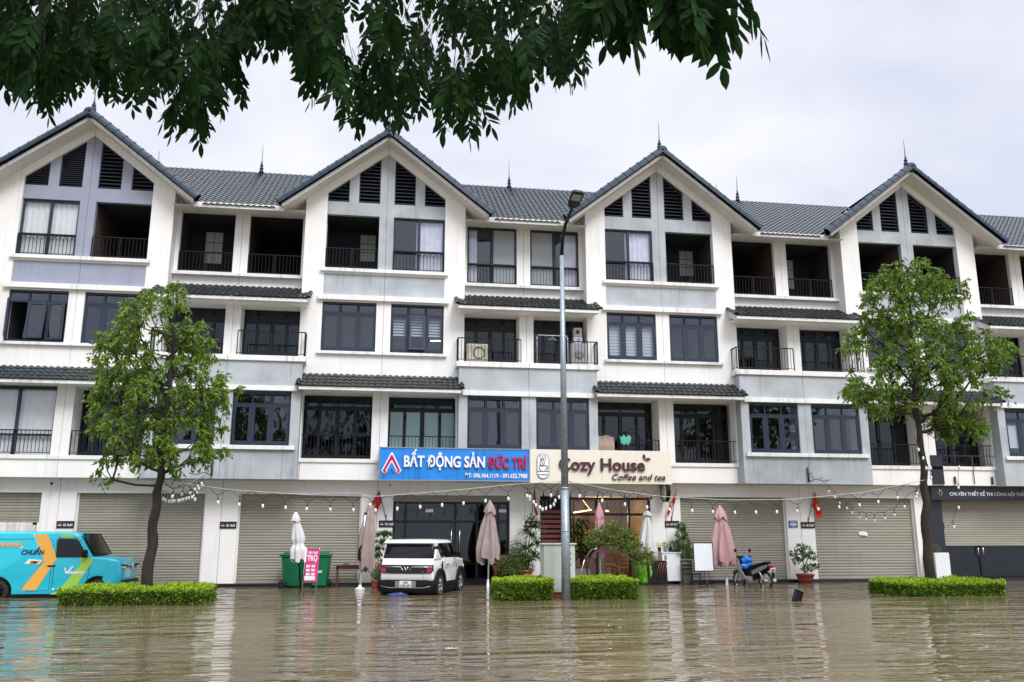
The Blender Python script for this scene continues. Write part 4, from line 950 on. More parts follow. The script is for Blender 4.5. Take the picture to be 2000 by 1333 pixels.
    for k, x in enumerate(wx):
        for s_ in (-1, 1): wheel(t, (x, s_*.72, R), R, .19, 'y', rim='black', side=s_, spokes=8)
        mb = MB(); mb.box(x-.40, x+.40, -.68, .68, .2, .70); part('wheel_housing', mb, 'ink', t)
    mb = MB(); mb.box(.1, 3.6, -.70, .70, .16, .34); part('chassis', mb, 'ink', t)
    mb = MB(); mb.box(2.74, 2.86, -1.02, -.83, 1.18, 1.38); part('mirror', mb, 'black', t, bevel=.03, seg=2)
    mb = MB(); mb.box(1.95, 1.97, -.7, .7, .5, 1.8); part('bulkhead', mb, 'ink', t)
delivery_van()
def motorbike():
    t = thing('motorbike', 'parked silver and black motorbike with a blue bag over its footwell', 'motorbike', (12.12, -1.7, -.10), radians(109))
    # local: x forward
    for x in (-.60, .62):
        w = bpy.data.objects.new('wheel', None); COL.objects.link(w); w.parent = t; w.location = (x, 0, .29)
        mb = MB(); n = 30
        mb.tube([(.26*cos(a), 0, .26*sin(a)) for a in [2*pi*i/n for i in range(n+1)]], .035, 8, cap=False); part('tyre', mb, 'rubber', w)
        mb = MB(); mb.tube([(.225*cos(a), 0, .225*sin(a)) for a in [2*pi*i/n for i in range(n+1)]], .014, 6, cap=False)
        for i in range(14): a = 2*pi*i/14; mb.tube([(.03*cos(a+.5), 0, .03*sin(a+.5)), (.22*cos(a), 0, .22*sin(a))], .0025, 3)
        mb.disc((0, 0, 0), 0, .05, -.05, .05, 12); part('rim', mb, 'chrome', w)
    mb = MB(); mb.box(.40, .86, -.05, .05, .50, .55)
    mb = MB(); mb.prism([(.28, .44), (.34, .58), (.55, .66), (.80, .60), (.90, .46), (.80, .55), (.58, .60), (.38, .52)], -.06, .06); part('front_mudguard', mb, 'silver', t, bevel=.012, seg=2)
    for s_ in (-1, 1):
        mb = MB(); mb.tube([(.62, s_*.07, .29), (.48, s_*.07, .80)], .022, 8); part('fork', mb, 'silver', t)
        mb = MB(); mb.tube([(-.60, s_*.09, .30), (-.38, s_*.12, .70)], .028, 8); part('shock_absorber', mb, 'chrome', t)
        mb = MB(); mb.tube([(.40, s_*.05, .98), (.34, s_*.32, 1.03)], [.014, .02], 8); part('handlebar', mb, 'black', t)
        mb = MB(); mb.tube([(.38, s_*.22, 1.02), (.40, s_*.30, 1.20)], .007, 5); mb.disc((.40, s_*.31, 1.22), 0, .055, -.012, .012, 14, 0, 'x'); part('mirror', mb, 'black', t)
        mb = MB(); mb.prism([(.50, .95), (.42, .96), (.30, .62), (.16, .42), (.02, .33), (.10, .28), (.34, .34), (.50, .66)], s_*.17-.015, s_*.17+.015); part('leg_shield', mb, 'silver', t, bevel=.01)
        mb = MB(); mb.prism([(-.10, .58), (-.55, .74), (-.84, .80), (-.80, .70), (-.45, .56), (-.15, .46)], s_*.13-.015, s_*.13+.015); part('side_cover', mb, 'silver', t, bevel=.01)
    mb = MB(); mb.prism([(.36, .78), (.36, 1.0), (.44, 1.06), (.56, .98), (.60, .86), (.52, .76)], -.13, .13); part('headlamp_shroud', mb, 'black', t, bevel=.03, seg=2)
    mb = MB(); mb.lathe([(.001, 0), (.08, .02), (.085, .05)], 14); mb.xf(Matrix.Translation((.61, 0, .88)) @ Matrix.Rotation(-pi/2, 4, 'Y')); part('headlight', mb, 'chrome', t)
    mb = MB(); mb.prism([(.02, .68), (-.05, .76), (-.40, .82), (-.74, .90), (-.78, .84), (-.45, .74), (-.08, .62)], -.13, .13); part('seat', mb, 'black', t, bevel=.025, seg=2)
    mb = MB(); mb.prism([(.28, .40), (.36, .66), (.30, .70), (-.05, .58), (-.5, .62), (-.78, .78), (-.74, .66), (-.3, .36), (.05, .26)], -.10, .10); part('frame_body', mb, 'black', t, bevel=.02)
    mb = MB(); mb.box(-.12, .22, -.13, .13, .18, .42); mb.disc((.02, 0, .28), 0, .12, -.17, .17, 16); part('engine', mb, 'shutgrey', t, bevel=.02)
    mb = MB(); mb.tube([(.10, -.13, .2), (-.1, -.15, .17), (-.4, -.16, .22), (-.85, -.17, .32)], [.02, .025, .04, .045], 10); part('exhaust', mb, 'chrome', t)
    mb = MB(); mb.prism([(-.72, .74), (-.86, .80), (-.92, .76), (-.84, .70)], -.09, .09); part('tail_light', mb, 'redlight', t, bevel=.01)
    mb = MB(); mb.tube([(-.80, 0, .72), (-.95, 0, .50), (-.92, 0, .38)], [.05, .045, .03], 6); part('rear_mudguard', mb, 'black', t)
    mb = MB(); mb.box(-.012, .012, -.11, .11, -.08, .08); pl_ = part('number_plate', mb, 'plate', t, loc=(-.93, 0, .62), rot=(0, -.35, 0))
    for z in (.02, -.045): mb = MB(); mb.box(-.016, -.013, -.07, .07, z-.012, z+.018); part('plate_print', mb, 'ink', pl_)
    mb = MB(); mb.tube([(.0, .08, .25), (-.05, .28, .0)], .012, 6); part('side_stand', mb, 'black', t)
    return t
mk = motorbike()
for i, (dx, dz) in enumerate(((0, 0), (.02, .17))):
    bag('plastic_bag', ['blue plastic bag on the motorbike footwell, the lower one', 'blue plastic bag on the motorbike footwell, the upper one'][i], (11.98+dx, -1.58, .66+dz), .14, 'bluebag', sd=8+i, sq=(1.1, 1, .85))
# ------------------------------------------------------------------ street furniture and things in front of the houses
def closed_umbrella(name, label, px, Y, ytop, zb, rmax, mt, tie=None, cap=.45, seed=1, lean=0, polemat='plate', z0=-.15, hem=.12, grp=None, base=True):
    pt = A(px, ytop, Y); x = A(px, 1140, Y).x if lean == 0 else A(lean, 1140, Y).x
    zt = pt.z; t = thing(name, label, 'umbrella', (x, Y, z0), group=grp)
    rr = random.Random(seed); n = 40; ph = [rr.uniform(0, 6.28) for _ in range(5)]; H = zt-z0; dx = pt.x-x
    mb = MB(); mb.tube([(0, 0, 0), (dx, 0, H-.05)], .024, 8); part('pole', mb, polemat, t)
    mb = MB(); rows = 22; vs = []
    for i in range(rows+1):
        q = i/rows; z = H+(zb-z0-H)*q
        r = rmax*(.16+.84*min(1, q*1.25)**.9)
        if tie:
            for tz, k in tie: r *= 1-k*math.exp(-((q-tz)/.06)**2)
        for j in range(n):
            a = 2*pi*j/n
            w = 1+(.34*sin(7*a+ph[0]+q*1.1)+.18*sin(11*a+ph[1]-q*2)+.12*sin(3*a+ph[2]))*min(1, q*2.5)
            zz = z+(hem*(sin(5*a+ph[3])+.5*sin(9*a+ph[4])) if i == rows else (hem*.5*(sin(5*a+ph[3])) if i == rows-1 else 0))
            f = (z/H); vs.append((dx*f+r*w*cos(a), r*w*.8*sin(a), zz))
    mb.add(vs, [(i*n+j, i*n+(j+1) % n, (i+1)*n+(j+1) % n, (i+1)*n+j) for i in range(rows) for j in range(n)], 0, True)
    part('canopy', mb, mt, t)
    if cap:
        mb = MB(); vs = []; R0 = rmax*.62
        for i in range(9):
            q = i/8
            for j in range(n):
                a = 2*pi*j/n; w = 1+.13*sin(5*a+ph[2])*q+.07*sin(9*a+ph[3])*q; r = R0*(.10+.9*sin(q*pi/2)**.8)
                vs.append((dx+r*w*cos(a), r*w*.85*sin(a), H+.02-cap*q-(hem*.5*sin(4*a+ph[1]) if i == 8 else 0)))
        mb.add(vs, [(i*n+j, i*n+(j+1) % n, (i+1)*n+(j+1) % n, (i+1)*n+j) for i in range(8) for j in range(n)], 0, True); part('canopy_cap', mb, mt, t)
    mb = MB(); mb.tube([(dx, 0, H-.02), (dx, 0, H+.04)], .02, 6); part('finial', mb, polemat, t)
    if base: mb = MB(); mb.lathe([(.13, 0), (.13, .05), (.05, .09), (.035, .30), (.03, .32)], 14); part('base', mb, polemat, t, loc=(0, 0, .05))
    return t
closed_umbrella('closed_parasol', 'closed white parasol with a dark pole in front of the green bins', 578, -1.5, 1001, .85, .21, 'umbWhite', tie=[(.66, .35), (.16, .25)], cap=.30, seed=2, lean=589, polemat='black', hem=.05, base=False)
closed_umbrella('closed_parasol', 'closed mauve parasol on a white pole, between the white car and the clipped hedge', 957, -.6, 980, .82, .30, 'umbMauve', tie=[(.12, .2)], cap=.40, seed=5, lean=953, hem=.11)
closed_umbrella('closed_parasol', 'closed rose pink parasol rising through the arching bush before the cafe', 1170, -.35, 985, .95, .24, 'umbPinkB', tie=[(.45, .25)], cap=.48, seed=9, lean=1173, hem=.10)
closed_umbrella('closed_parasol', 'closed pale pink parasol beside the motorbike and the whiteboard', 1406, -.7, 990, .72, .33, 'umbPink', tie=[(.2, .3)], cap=.42, seed=12, lean=1420, hem=.13)
closed_umbrella('closed_parasol', 'closed small white parasol at the right corner of the cafe glass', 1264, .1, 998, 1.05, .24, 'umbWhite', tie=None, cap=.18, seed=15, hem=.04, polemat='black', z0=.1)
def cantilever():
    b = A(703, 1149, -1.3); u = A(714, 1004, -1.3); tp = A(722, 987, -1.3)
    t = thing('cantilever_parasol', 'closed mauve cantilever parasol hanging from its white mast beside the white car', 'umbrella', (b.x, -1.3, -.15))
    mb = MB(); mb.tube([(0, 0, 0), (u.x-b.x, 0, u.z+.15)], .038, 10); part('mast', mb, 'plate', t)
    mb = MB(); mb.tube([(u.x-b.x, 0, u.z+.13), (u.x-b.x, 0, u.z+.19)], .05, 10); part('mast_cap', mb, 'black', t)
    mb = MB(); mb.lathe([(.16, .14), (.15, .17), (.06, .20), (.05, .26)], 14); part('base', mb, 'plate', t)
    mb = MB(); mb.tube([(.05, -.03, .95), (-.06, -.05, 1.05), (-.06, -.05, 1.35), (.10, -.05, 1.6)], .03, 6); mb.box(-.10, -.02, -.09, 0, 1.05, 1.3); part('crank_box', mb, 'black', t)
    n = 36; rows = 16; vs = []; mb = MB(); dx = tp.x-b.x+.02; H = tp.z+.15
    for i in range(rows+1):
        q = i/rows; z = H+(.72-H)*q; r = .07+.13*min(1, q*2.2)-.05*max(0, q-.8)*5
        for j in range(n):
            a = 2*pi*j/n; w = 1+.28*sin(6*a+1+q)+.14*sin(9*a-q*3)
            vs.append((dx-.08*q+r*w*cos(a), r*w*sin(a)*.8, z+(.10*sin(3*a) if i == rows else 0)))
    mb.add(vs, [(i*n+j, i*n+(j+1) % n, (i+1)*n+(j+1) % n, (i+1)*n+j) for i in range(rows) for j in range(n)], 0, True); part('canopy', mb, 'umbMauve', t)
    mb = MB(); mb.tube([(u.x-b.x, 0, u.z+.05), (dx, 0, H+.02)], .022, 6); mb.tube([(dx, 0, H-.1), (dx, 0, H+.05)], .05, 8); part('arm', mb, 'plate', t)
cantilever()
def bin_(px, Y, label, rz, front):
    x = A(px, 1138, Y).x; t = thing('wheeled_bin', label, 'bin', (x, Y, -.03), rz, 'green wheeled bins')
    mb = MB(); vs = []
    for z, w, d in ((.08, .44, .48), (.92, .56, .62), (.98, .60, .66), (1.0, .60, .66)):
        vs += [(-w/2, -d/2, z), (w/2, -d/2, z), (w/2, d/2, z), (-w/2, d/2, z)]
    mb.add(vs, [(3, 2, 1, 0), (12, 13, 14, 15)]+[(i*4+j, i*4+(j+1) % 4, i*4+4+(j+1) % 4, i*4+4+j) for i in range(3) for j in range(4)]); part('body', mb, 'binGreen', t, bevel=.02, seg=2)
    mb = MB(); mb.box(-.31, .31, -.34, .36, 1.01, 1.07); mb.box(-.22, .22, -.25, .28, 1.07, 1.11); part('lid', mb, 'binGreen', t, bevel=.025, seg=2)
    for sx in (-1, 1): mb = MB(); mb.disc((sx*.27, .25, .13), 0, .13, -.03, .03, 16, 0, 'x'); part('wheel', mb, 'rubber', t)
    mb = MB(); mb.tube([(-.26, .40, 1.0), (.26, .40, 1.0)], .018, 6); part('handle', mb, 'binGreen', t)
    if front:
        mb = MB(); mb.disc((0, -.30, .70), .085, .10, -.004, .004, 20); mb.tube([(-.03, -.303, .66), (-.04, -.303, .73), (.0, -.303, .76), (.0, -.303, .66), (.04, -.303, .68), (.04, -.303, .74)], .009, 4)
        o = part('emblem', mb, 'signwhite', t, rot=(-.07, 0, 0), loc=(0, .018, 0))
        for w, z in ((.11, .53), (.09, .49)): mb = MB(); mb.box(-w, w, -.292, -.288, z-.012, z+.012); part('print_line', mb, 'signwhite', t)
    return t
bin_(573, -.15, 'green wheeled bin turned sideways, left of the two behind the white parasol', 1.2, False)
bin_(625, -.1, 'green wheeled bin with a white round emblem, behind the pink board', -.12, True)
t = thing('poster_stand', 'narrow pink poster board on thin metal legs standing in the water', 'sign board', (A(604, 1150, -3).x, -3, -.15), .12)
mb = MB(); mb.box(-.18, .18, -.012, .012, .46, 1.37); part('board', mb, 'magenta', t, rot=(0, .05, 0))
for s_ in (-1, 1): mb = MB(); mb.tube([(s_*.19-.02, .01, 0), (s_*.19+.05, .01, 1.4)], .011, 6); part('leg', mb, 'chrome', t)
text('CHO THUÊ', .10, 'signwhite', t, (-.09, -.015, 1.23), fit=.28, bold=.003, depth=.002); text('TRỌ', .22, 'signwhite', t, (-.10, -.015, 1.04), fit=.29, bold=.006, depth=.002)
for i in range(3): mb = MB(); mb.box(-.13, .16, -.016, -.013, .93-i*.11, .935-i*.11); part('print_line', mb, 'signwhite', t); mb = MB(); mb.box(-.12, -.01, -.016, -.013, .86-i*.11, .91-i*.11); part('print_block', mb, 'signwhite', t); mb = MB(); mb.box(.03, .13, -.016, -.013, .86-i*.11, .91-i*.11); part('print_block', mb, 'signwhite', t)
mb = MB(); mb.box(-.155, .14, -.016, -.013, .50, .62); part('print_block', mb, 'paper', t)
def table():
    t = thing('wooden_table', 'small dark old wooden table against the closed shutter', 'table', (A(681, 1139, .0).x, .0, -.04))
    mb = MB(); mb.box(-.44, .44, -.24, .24, .68, .72); part('tabletop', mb, 'oldwood', t, bevel=.006)
    mb = MB(); mb.box(-.40, .40, -.21, -.18, .58, .68); mb.box(-.40, .40, .18, .21, .58, .68); part('apron', mb, 'oldwood', t)
    for x in (-.40, .34):
        for y in (-.21, .15): mb = MB(); mb.box(x, x+.06, y, y+.06, 0, .68); part('leg', mb, 'oldwood', t)
table()
mb = MB(); mb.box(-.09, .09, -.05, .05, 0, .035); o = part('red_box', mb, 'redlight', loc=(A(676, 1104, 0).x, 0, .69)); o['label'] = 'small flat red box lying on the dark wooden table'; o['category'] = 'box'
# cabinet and lamp post between the hedges
t = thing('utility_cabinet', 'grey green metal utility cabinet on the kerb island behind the lamp post', 'cabinet', (A(1090, 1150, -5.9).x, -5.9, 0))
mb = MB(); mb.box(-.42, .42, -.25, .25, .14, 1.36); part('body', mb, 'cabinet', t, bevel=.01)
mb = MB(); mb.box(-.46, .46, -.29, .29, 1.36, 1.40); part('lid', mb, 'cabinet', t, bevel=.008)
mb = MB(); mb.box(-.385, -.01, -.258, -.25, .20, 1.30); part('door', mb, 'cabinet', t); mb = MB(); mb.box(.01, .385, -.258, -.25, .20, 1.30); part('door', mb, 'cabinet', t)
mb = MB(); mb.box(-.46, .46, -.29, .29, -.3, .10); part('base', mb, 'terra', t); mb = MB(); mb.box(-.42, .42, -.26, .26, .10, .14); part('plinth', mb, 'ink', t)
for z in (1.14, 1.0, .85): mb = MB(); mb.disc((.29, -.26, z), 0, .02, -.006, .006, 8); part('lock', mb, 'ink', t)
def lamp_post():
    b = A(1106, 1172, -6.85); t = thing('street_lamp', 'tall galvanised street lamp post standing in the water between two hedges', 'street lamp', (b.x, -6.85, -.3))
    mb = MB(); top = A(1097, 500, -6.85).z+.3
    mb.tube([(0, 0, 0), (0, 0, 3.1)], [.125, .108], 12, sm=True); mb.tube([(0, 0, 3.1), (0, 0, top)], [.098, .060], 12); part('pole', mb, 'steel', t)
    mb = MB(); mb.tube([(0, 0, 3.08), (0, 0, 3.13)], .115, 12); mb.tube([(0, 0, 2.0), (0, 0, 2.03)], .118, 12); part('collar', mb, 'steel', t)
    pts = []
    for px, py, Y in ((1097, 500, -6.85), (1099, 465, -7.0), (1104, 440, -7.3), (1112, 420, -7.7), (1118, 405, -8.05)):
        p = A(px, py, Y); pts.append(p-Vector(t.location))
    mb = MB(); mb.tube(pts, [.055, .052, .048, .042, .04], 10); part('arm', mb, 'frame2', t)
    e = pts[-1]; d = (pts[-1]-pts[-2]).normalized()
    hd = bpy.data.objects.new('lamp_head', None); COL.objects.link(hd); hd.parent = t; hd.location = e
    hd.rotation_euler = (-.25, .10, 0)
    mb = MB(); mb.prism([(-.10, .0), (.10, .0), (.16, -.14), (.165, -.62), (.12, -.70), (-.12, -.70), (-.165, -.62), (-.16, -.14)], -.03, .05, axis='z'); part('housing', mb, 'frame2', hd, bevel=.015, seg=2)
    mb = MB(); mb.box(-.12, .12, -.60, -.33, -.036, -.03); part('lens', mb, 'frostb', hd)
lamp_post()
# flags on short poles
def flag(px, py, px2, py2, lab, droop=1, seed=1):
    a = A(px, py, .30); b = A(px2, py2, .42)
    t = thing('flag', lab, 'flag', b, group='red flags with a yellow star on the pillars')
    tip = a-b
    mb = MB(); mb.tube([(0, 0, 0), tip], .011, 6); part('flag_pole', mb, 'ink', t)
    mb = MB(); mb.tube([(0, .02, -.15), (0, 0, .1)], .016, 6); part('pole_holder', mb, 'black', t)
    L = 1.05; n, m = 14, 12; rr = random.Random(seed); dirx = -1 if tip.x < 0 else 1
    def S(u, v):    # u along the pole from the tip, v away from the pole (hanging down)
        p = tip*(1-u*.42)
        fold = .07*sin(v*11+u*2+seed)
        return Vector((p.x+droop*(v*.46*(1-u*.3))+fold*.6*v, p.y-.05*v+fold-.02, p.z-v*.86*(1-.4*u)-.02))
    vs = [S(i/n, j/m) for j in range(m+1) for i in range(n+1)]
    mb = MB(); mb.add(vs, [(j*(n+1)+i, j*(n+1)+i+1, (j+1)*(n+1)+i+1, (j+1)*(n+1)+i) for j in range(m) for i in range(n)], 0, True); part('cloth', mb, 'flag', t)
    mb = MB(); c = (.42, .48); P = []
    for i in range(10):
        r = .30 if i % 2 == 0 else .12; an = pi/2+i*pi/5; P.append((c[0]+r*cos(an), c[1]+r*.62*sin(an)))
    for i in range(10):
        tri = [c, P[i], P[(i+1) % 10]]; sub = 2
        pts = [S(*q)+Vector((0, -.012, 0)) for q in tri]; mb.add(pts, [(0, 1, 2)])
    part('star', mb, 'star', t)
flag(740, 958, 754, 1012, 'red flag with yellow star left of the glass office front', -1, 1)
flag(1044, 952, 1038, 1015, 'red flag with yellow star between the office and the cafe', .2, 2)
flag(1321, 955, 1312, 1015, 'red flag with yellow star, pale pinkish, right of the cafe', -.9, 3)
flag(1590, 960, 1579, 1018, 'red flag with yellow star above the plate beside the note shutter', .5, 4)
# whiteboard, planter box, chair, cabinet by the cafe
wb0 = A(1377, 1140, -1.0)
t = thing('whiteboard_easel', 'white menu board with black frame on an easel beside the pink parasol', 'board', (wb0.x, -1.0, -.15))
mb = MB(); mb.box(-.32, .32, -.01, .01, .62, 1.50); part('board', mb, 'whiteboard', t, rot=(-.03, 0, 0)); mb = MB(); box_frame(mb, -.345, .345, .59, 1.53, -.02, .02, .025); part('board_frame', mb, 'ink', t, rot=(-.03, 0, 0))
for x, y in ((-.18, -.05), (.25, -.05), (.03, .25)): mb = MB(); mb.tube([(x, y, 0), (x*.5, .02, .62)], .012, 6); part('leg', mb, 'ink', t)
t = thing('round_table_base', 'black round metal table base half under the water before the whiteboard', 'table base', (A(1375, 1150, -2).x, -2.3, -.05))
mb = MB(); mb.lathe([(.30, 0), (.30, .06), (.05, .09), (.03, .1)], 20); part('foot_ring', mb, 'ink', t); mb = MB(); mb.tube([(0, 0, .08), (0, 0, .24)], .03, 8); part('stem', mb, 'ink', t)
def chair(label, x, y, z, rz, mt, woven=False):
    t = thing('chair', label, 'chair', (x, y, z), rz)
    mb = MB(); mb.box(-.22, .22, -.22, .22, .42, .46); part('seat', mb, mt, t, bevel=.006)
    for sx in (-1, 1):
        mb = MB(); mb.tube([(sx*.20, -.20, 0), (sx*.20, -.19, .42)], .018, 6); part('leg', mb, mt, t)
        mb = MB(); mb.tube([(sx*.20, .24, 0), (sx*.20, .20, .45), (sx*.20, .25, .88)], .018, 6); part('leg', mb, mt, t)
    for z_ in (.88, .74, .62): mb = MB(); mb.box(-.21, .21, .21, .235, z_-.05, z_); part('back_slat', mb, mt, t)
    mb = MB(); mb.box(-.2, .2, -.2, -.18, .2, .23); part('stretcher', mb, mt, t)
    return t
chair('black garden chair standing in the water left of the whiteboard', A(1347, 1140, -.3).x, -.5, -.1, .3, 'ink')
chair('brown wooden chair inside the arching bush before the cafe glass', A(1213, 1130, .0).x, .1, .1, pi+.1, 'wood')
chair('brown wooden chair before the office glass, right of the mauve parasol', A(985, 1130, .1).x, .2, .05, pi, 'wood')
t = thing('wooden_bench', 'light wooden slatted bench before the office glass front', 'bench', (A(1000, 1130, .1).x, .15, .1), 0)
for i in range(5): mb = MB(); mb.box(-.62, .62, .16, .19, .35+i*.11, .43+i*.11); put('slat', cached('bslat', lambda: mb.mesh('slat', ['wood'])), t, (0, 0, i*.11)) if i == 0 else put('slat', CACHE['bslat'], t, (0, 0, i*.11))
mb = MB(); mb.box(-.62, .62, -.25, .16, .36, .40); part('seat', mb, 'wood', t)
for x in (-.6, .54): mb = MB(); mb.box(x, x+.06, -.25, .19, 0, .36); part('leg', mb, 'wood', t)
t = thing('white_cabinet', 'low white cabinet against the pillar right of the cafe', 'cabinet', (A(1308, 1130, .1).x, .05, .1))
mb = MB(); mb.box(-.33, .33, -.22, .22, 0, .92); part('body', mb, 'plate', t, bevel=.008); mb = MB(); mb.box(-.35, .35, -.24, .24, .92, .95); part('top', mb, 'plate', t); mb = MB(); mb.box(-.25, -.17, -.228, -.22, .70, .85); part('socket', mb, 'shutgrey', t)
bag('plastic_bag', 'bright green plastic sack leaning by the folded chairs before the cafe', (A(1254, 1110, -.2).x, -.2, .42), .34, 'greenbag', n=22, sd=31, sq=(.85, .7, 1.15))
t = thing('folded_parasols', 'stack of folded black camp chairs with wooden legs by the white cabinet', 'folded chairs', (A(1280, 1130, -.15).x, -.2, .06))
for i in range(7):
    mb = MB(); x = -.33+i*.10; mb.prism([(x, 0), (x+.085, 0), (x+.06, .72), (x-.02, .70)], -.2+.02*(i % 2), .2); part('folded_fabric', mb, 'canvas', t)
for i in range(4): mb = MB(); x = -.02+i*.085; mb.tube([(x-.05, -.24, .18), (x+.10, -.23, .66)], .013, 5); part('wooden_leg', mb, 'wood', t)
t = thing('crate', 'black plastic crate floating on edge in the flood water', 'crate', A(1558, 1166, -8.2), .3)
mb = MB(); mb.tube([(0, 0, 0), (.0, 0, .01)], .001, 3)
mb = MB(); box_frame(mb, -.11, .11, -.16, .16, -.05, .05, .022)
for z in (-.09, -.01, .07): mb.box(-.09, .09, -.03, .05, z, z+.03)
mb.box(-.012, .012, -.035, .045, -.14, .14); part('crate_body', mb, 'canvas', t, rot=(.1, .35, 0))
t = thing('stone_slab', 'white marble block before the dark pillar behind the right tree', 'block', (A(1838, 1130, .0).x, .0, .0)); mb = MB(); mb.box(-.28, .28, -.2, .2, .1, 1.0); part('block', mb, 'plate', t, bevel=.01)
for i, (px, py, sz, lab) in enumerate(((880, 1269, .10, 'pale scrap of litter floating on the brown water in the foreground'), (378, 1181, .05, 'tiny white scrap floating beside the left hedge'), (1210, 1212, .05, 'tiny orange leaf floating on the water below the right middle hedge'), (125, 1197, .04, 'tiny white scrap floating at the left end of the left hedge'))):
    d = _fw*F+_rt*(px-1000)-_up*(py-666.5); q = CAM+d*(-CAM.z/d.z)
    mb = MB(); rr = random.Random(i+3)
    for j in range(6 if i == 0 else 2):
        a = rr.uniform(0, 6.28); r0 = sz*rr.uniform(.2, 1); c_ = (r0*cos(a), r0*sin(a)*.7); s2 = sz*.35
        mb.add([(c_[0]-s2, c_[1]-s2*.6, .008), (c_[0]+s2, c_[1]-s2*.4, .012), (c_[0]+s2*.8, c_[1]+s2*.7, .02), (c_[0]-s2*.6, c_[1]+s2*.8, .01)], [(0, 1, 2, 3)])
    o = part('litter', mb, 'debris'); o.location = (q.x, q.y, .002); o['label'] = lab; o['category'] = 'litter'
# balcony things
def at_(px, py, Y): return A(px, py, Y)
p = at_(932, 690, -.1); t = thing('aircon_unit', 'beige air conditioner unit on the balcony above the blue sign', 'air conditioner', (p.x, -.05, 7.42)); mb = MB(); mb.box(-.36, .36, -.14, .14, .06, .66); part('casing', mb, 'beigeac', t, bevel=.02)
mb = MB(); mb.disc((.05, -.145, .34), .18, .21, -.008, .008, 20); part('fan_grille', mb, 'ink', t)
for x in (-.3, .24): mb = MB(); mb.box(x, x+.06, -.12, .12, 0, .06); part('foot', mb, 'ink', t)
p = at_(1132, 690, 0); t = thing('washing_machine', 'grey white washing machine behind the balcony railing at its right end', 'washing machine', (p.x-.02, .22, 7.40)); mb = MB(); mb.box(-.3, .3, -.25, .25, .02, .86); part('casing', mb, 'silver', t, bevel=.02); mb = MB(); mb.disc((0, -.255, .45), 0, .18, -.01, .01, 20); part('drum_door', mb, 'shutgrey', t)
for i, (px, py, w, h, zz, m, lab) in enumerate(((1129, 660, .30, .24, 8.27, 'plate', 'white carton with a blue print on top of the balcony washing machine'), (1128, 640, .28, .30, 8.53, 'beigeac', 'pale carton stacked on the white carton on the balcony'))):
    t = thing('carton', lab, 'box', (p.x-.03, .2, zz)); mb = MB(); mb.box(-w/2, w/2, -.15, .15, 0, h); part('box_body', mb, m, t, bevel=.004)
    if i == 0: mb = MB(); mb.disc((.02, -.153, .12), .03, .06, -.002, .002, 16); part('print', mb, 'signblue', t)
    else: mb = MB(); mb.box(-.08, .05, -.153, -.15, .08, .22); part('print', mb, 'frame', t)
p = at_(1068, 690, -.2); t = thing('drying_rack', 'thin white drying rack with a hanger on the balcony above the cafe sign', 'drying rack', (p.x+.15, -.2, 7.4))
mb = MB(); mb.tube([(-.5, 0, 0), (-.5, 0, 1.0), (-.45, 0, 1.06), (.55, 0, 1.06), (.6, 0, 1.0), (.6, 0, 0)], .013, 6); part('rack_frame', mb, 'plate', t)
mb = MB(); mb.tube([(.05, -.01, 1.05), (.05, -.01, .98), (-.10, -.01, .90), (.22, -.01, .90), (.05, -.01, .98)], .008, 4); part('hanger', mb, 'plate', t)
p = at_(1180, 860, -.05); t = thing('draped_blanket', 'brown and cream blanket draped over the balcony railing above the cafe sign', 'blanket', (p.x+.02, .02, 4.1)); mb = MB()
vs = []
for j in range(5):
    for i in range(13): x = -.36+i*.06; vs.append((x, [-.03, -.035, 0, .04, .045][j]+.012*sin(i*1.7), [.05, .45, .86+.02*sin(i), .5, .1][j]+(.05*(1-abs(i-6)/6) if j == 2 else 0)))
mb.add(vs, [(j*13+i, j*13+i+1, (j+1)*13+i+1, (j+1)*13+i) for j in range(4) for i in range(12)], 0, True); part('cloth', mb, 'brownc', t)
p = at_(1222, 852, -.05); t = thing('hanging_towel', 'mint green towel hung on the balcony railing above the cafe sign', 'towel', (p.x, .02, 4.86)); mb = MB()
vs = []
for j in range(5):
    for i in range(9): x = -.22+i*.055; vs.append((x*(1-.3*abs(j-2)/2), [-.05, -.04, 0, .04, .05][j]+.01*sin(i*2), [-.16, .02, .14, .02, -.1][j]+.05*sin(i*1.9+j)))
mb.add(vs, [(j*9+i, j*9+i+1, (j+1)*9+i+1, (j+1)*9+i) for j in range(4) for i in range(8)], 0, True); part('cloth', mb, 'tealc', t)
t = thing('clothes_rail', 'curved black clothes rail standing on the balcony above the cafe sign', 'rack', (at_(1245, 870, .3).x, .3, 3.97)); mb = MB(); mb.tube([(-.42, 0, 0), (-.42, 0, 1.2), (-.3, 0, 1.3), (.3, 0, 1.3), (.42, 0, 1.2), (.42, 0, 0)], .014, 6); part('rack_frame', mb, 'ink', t)
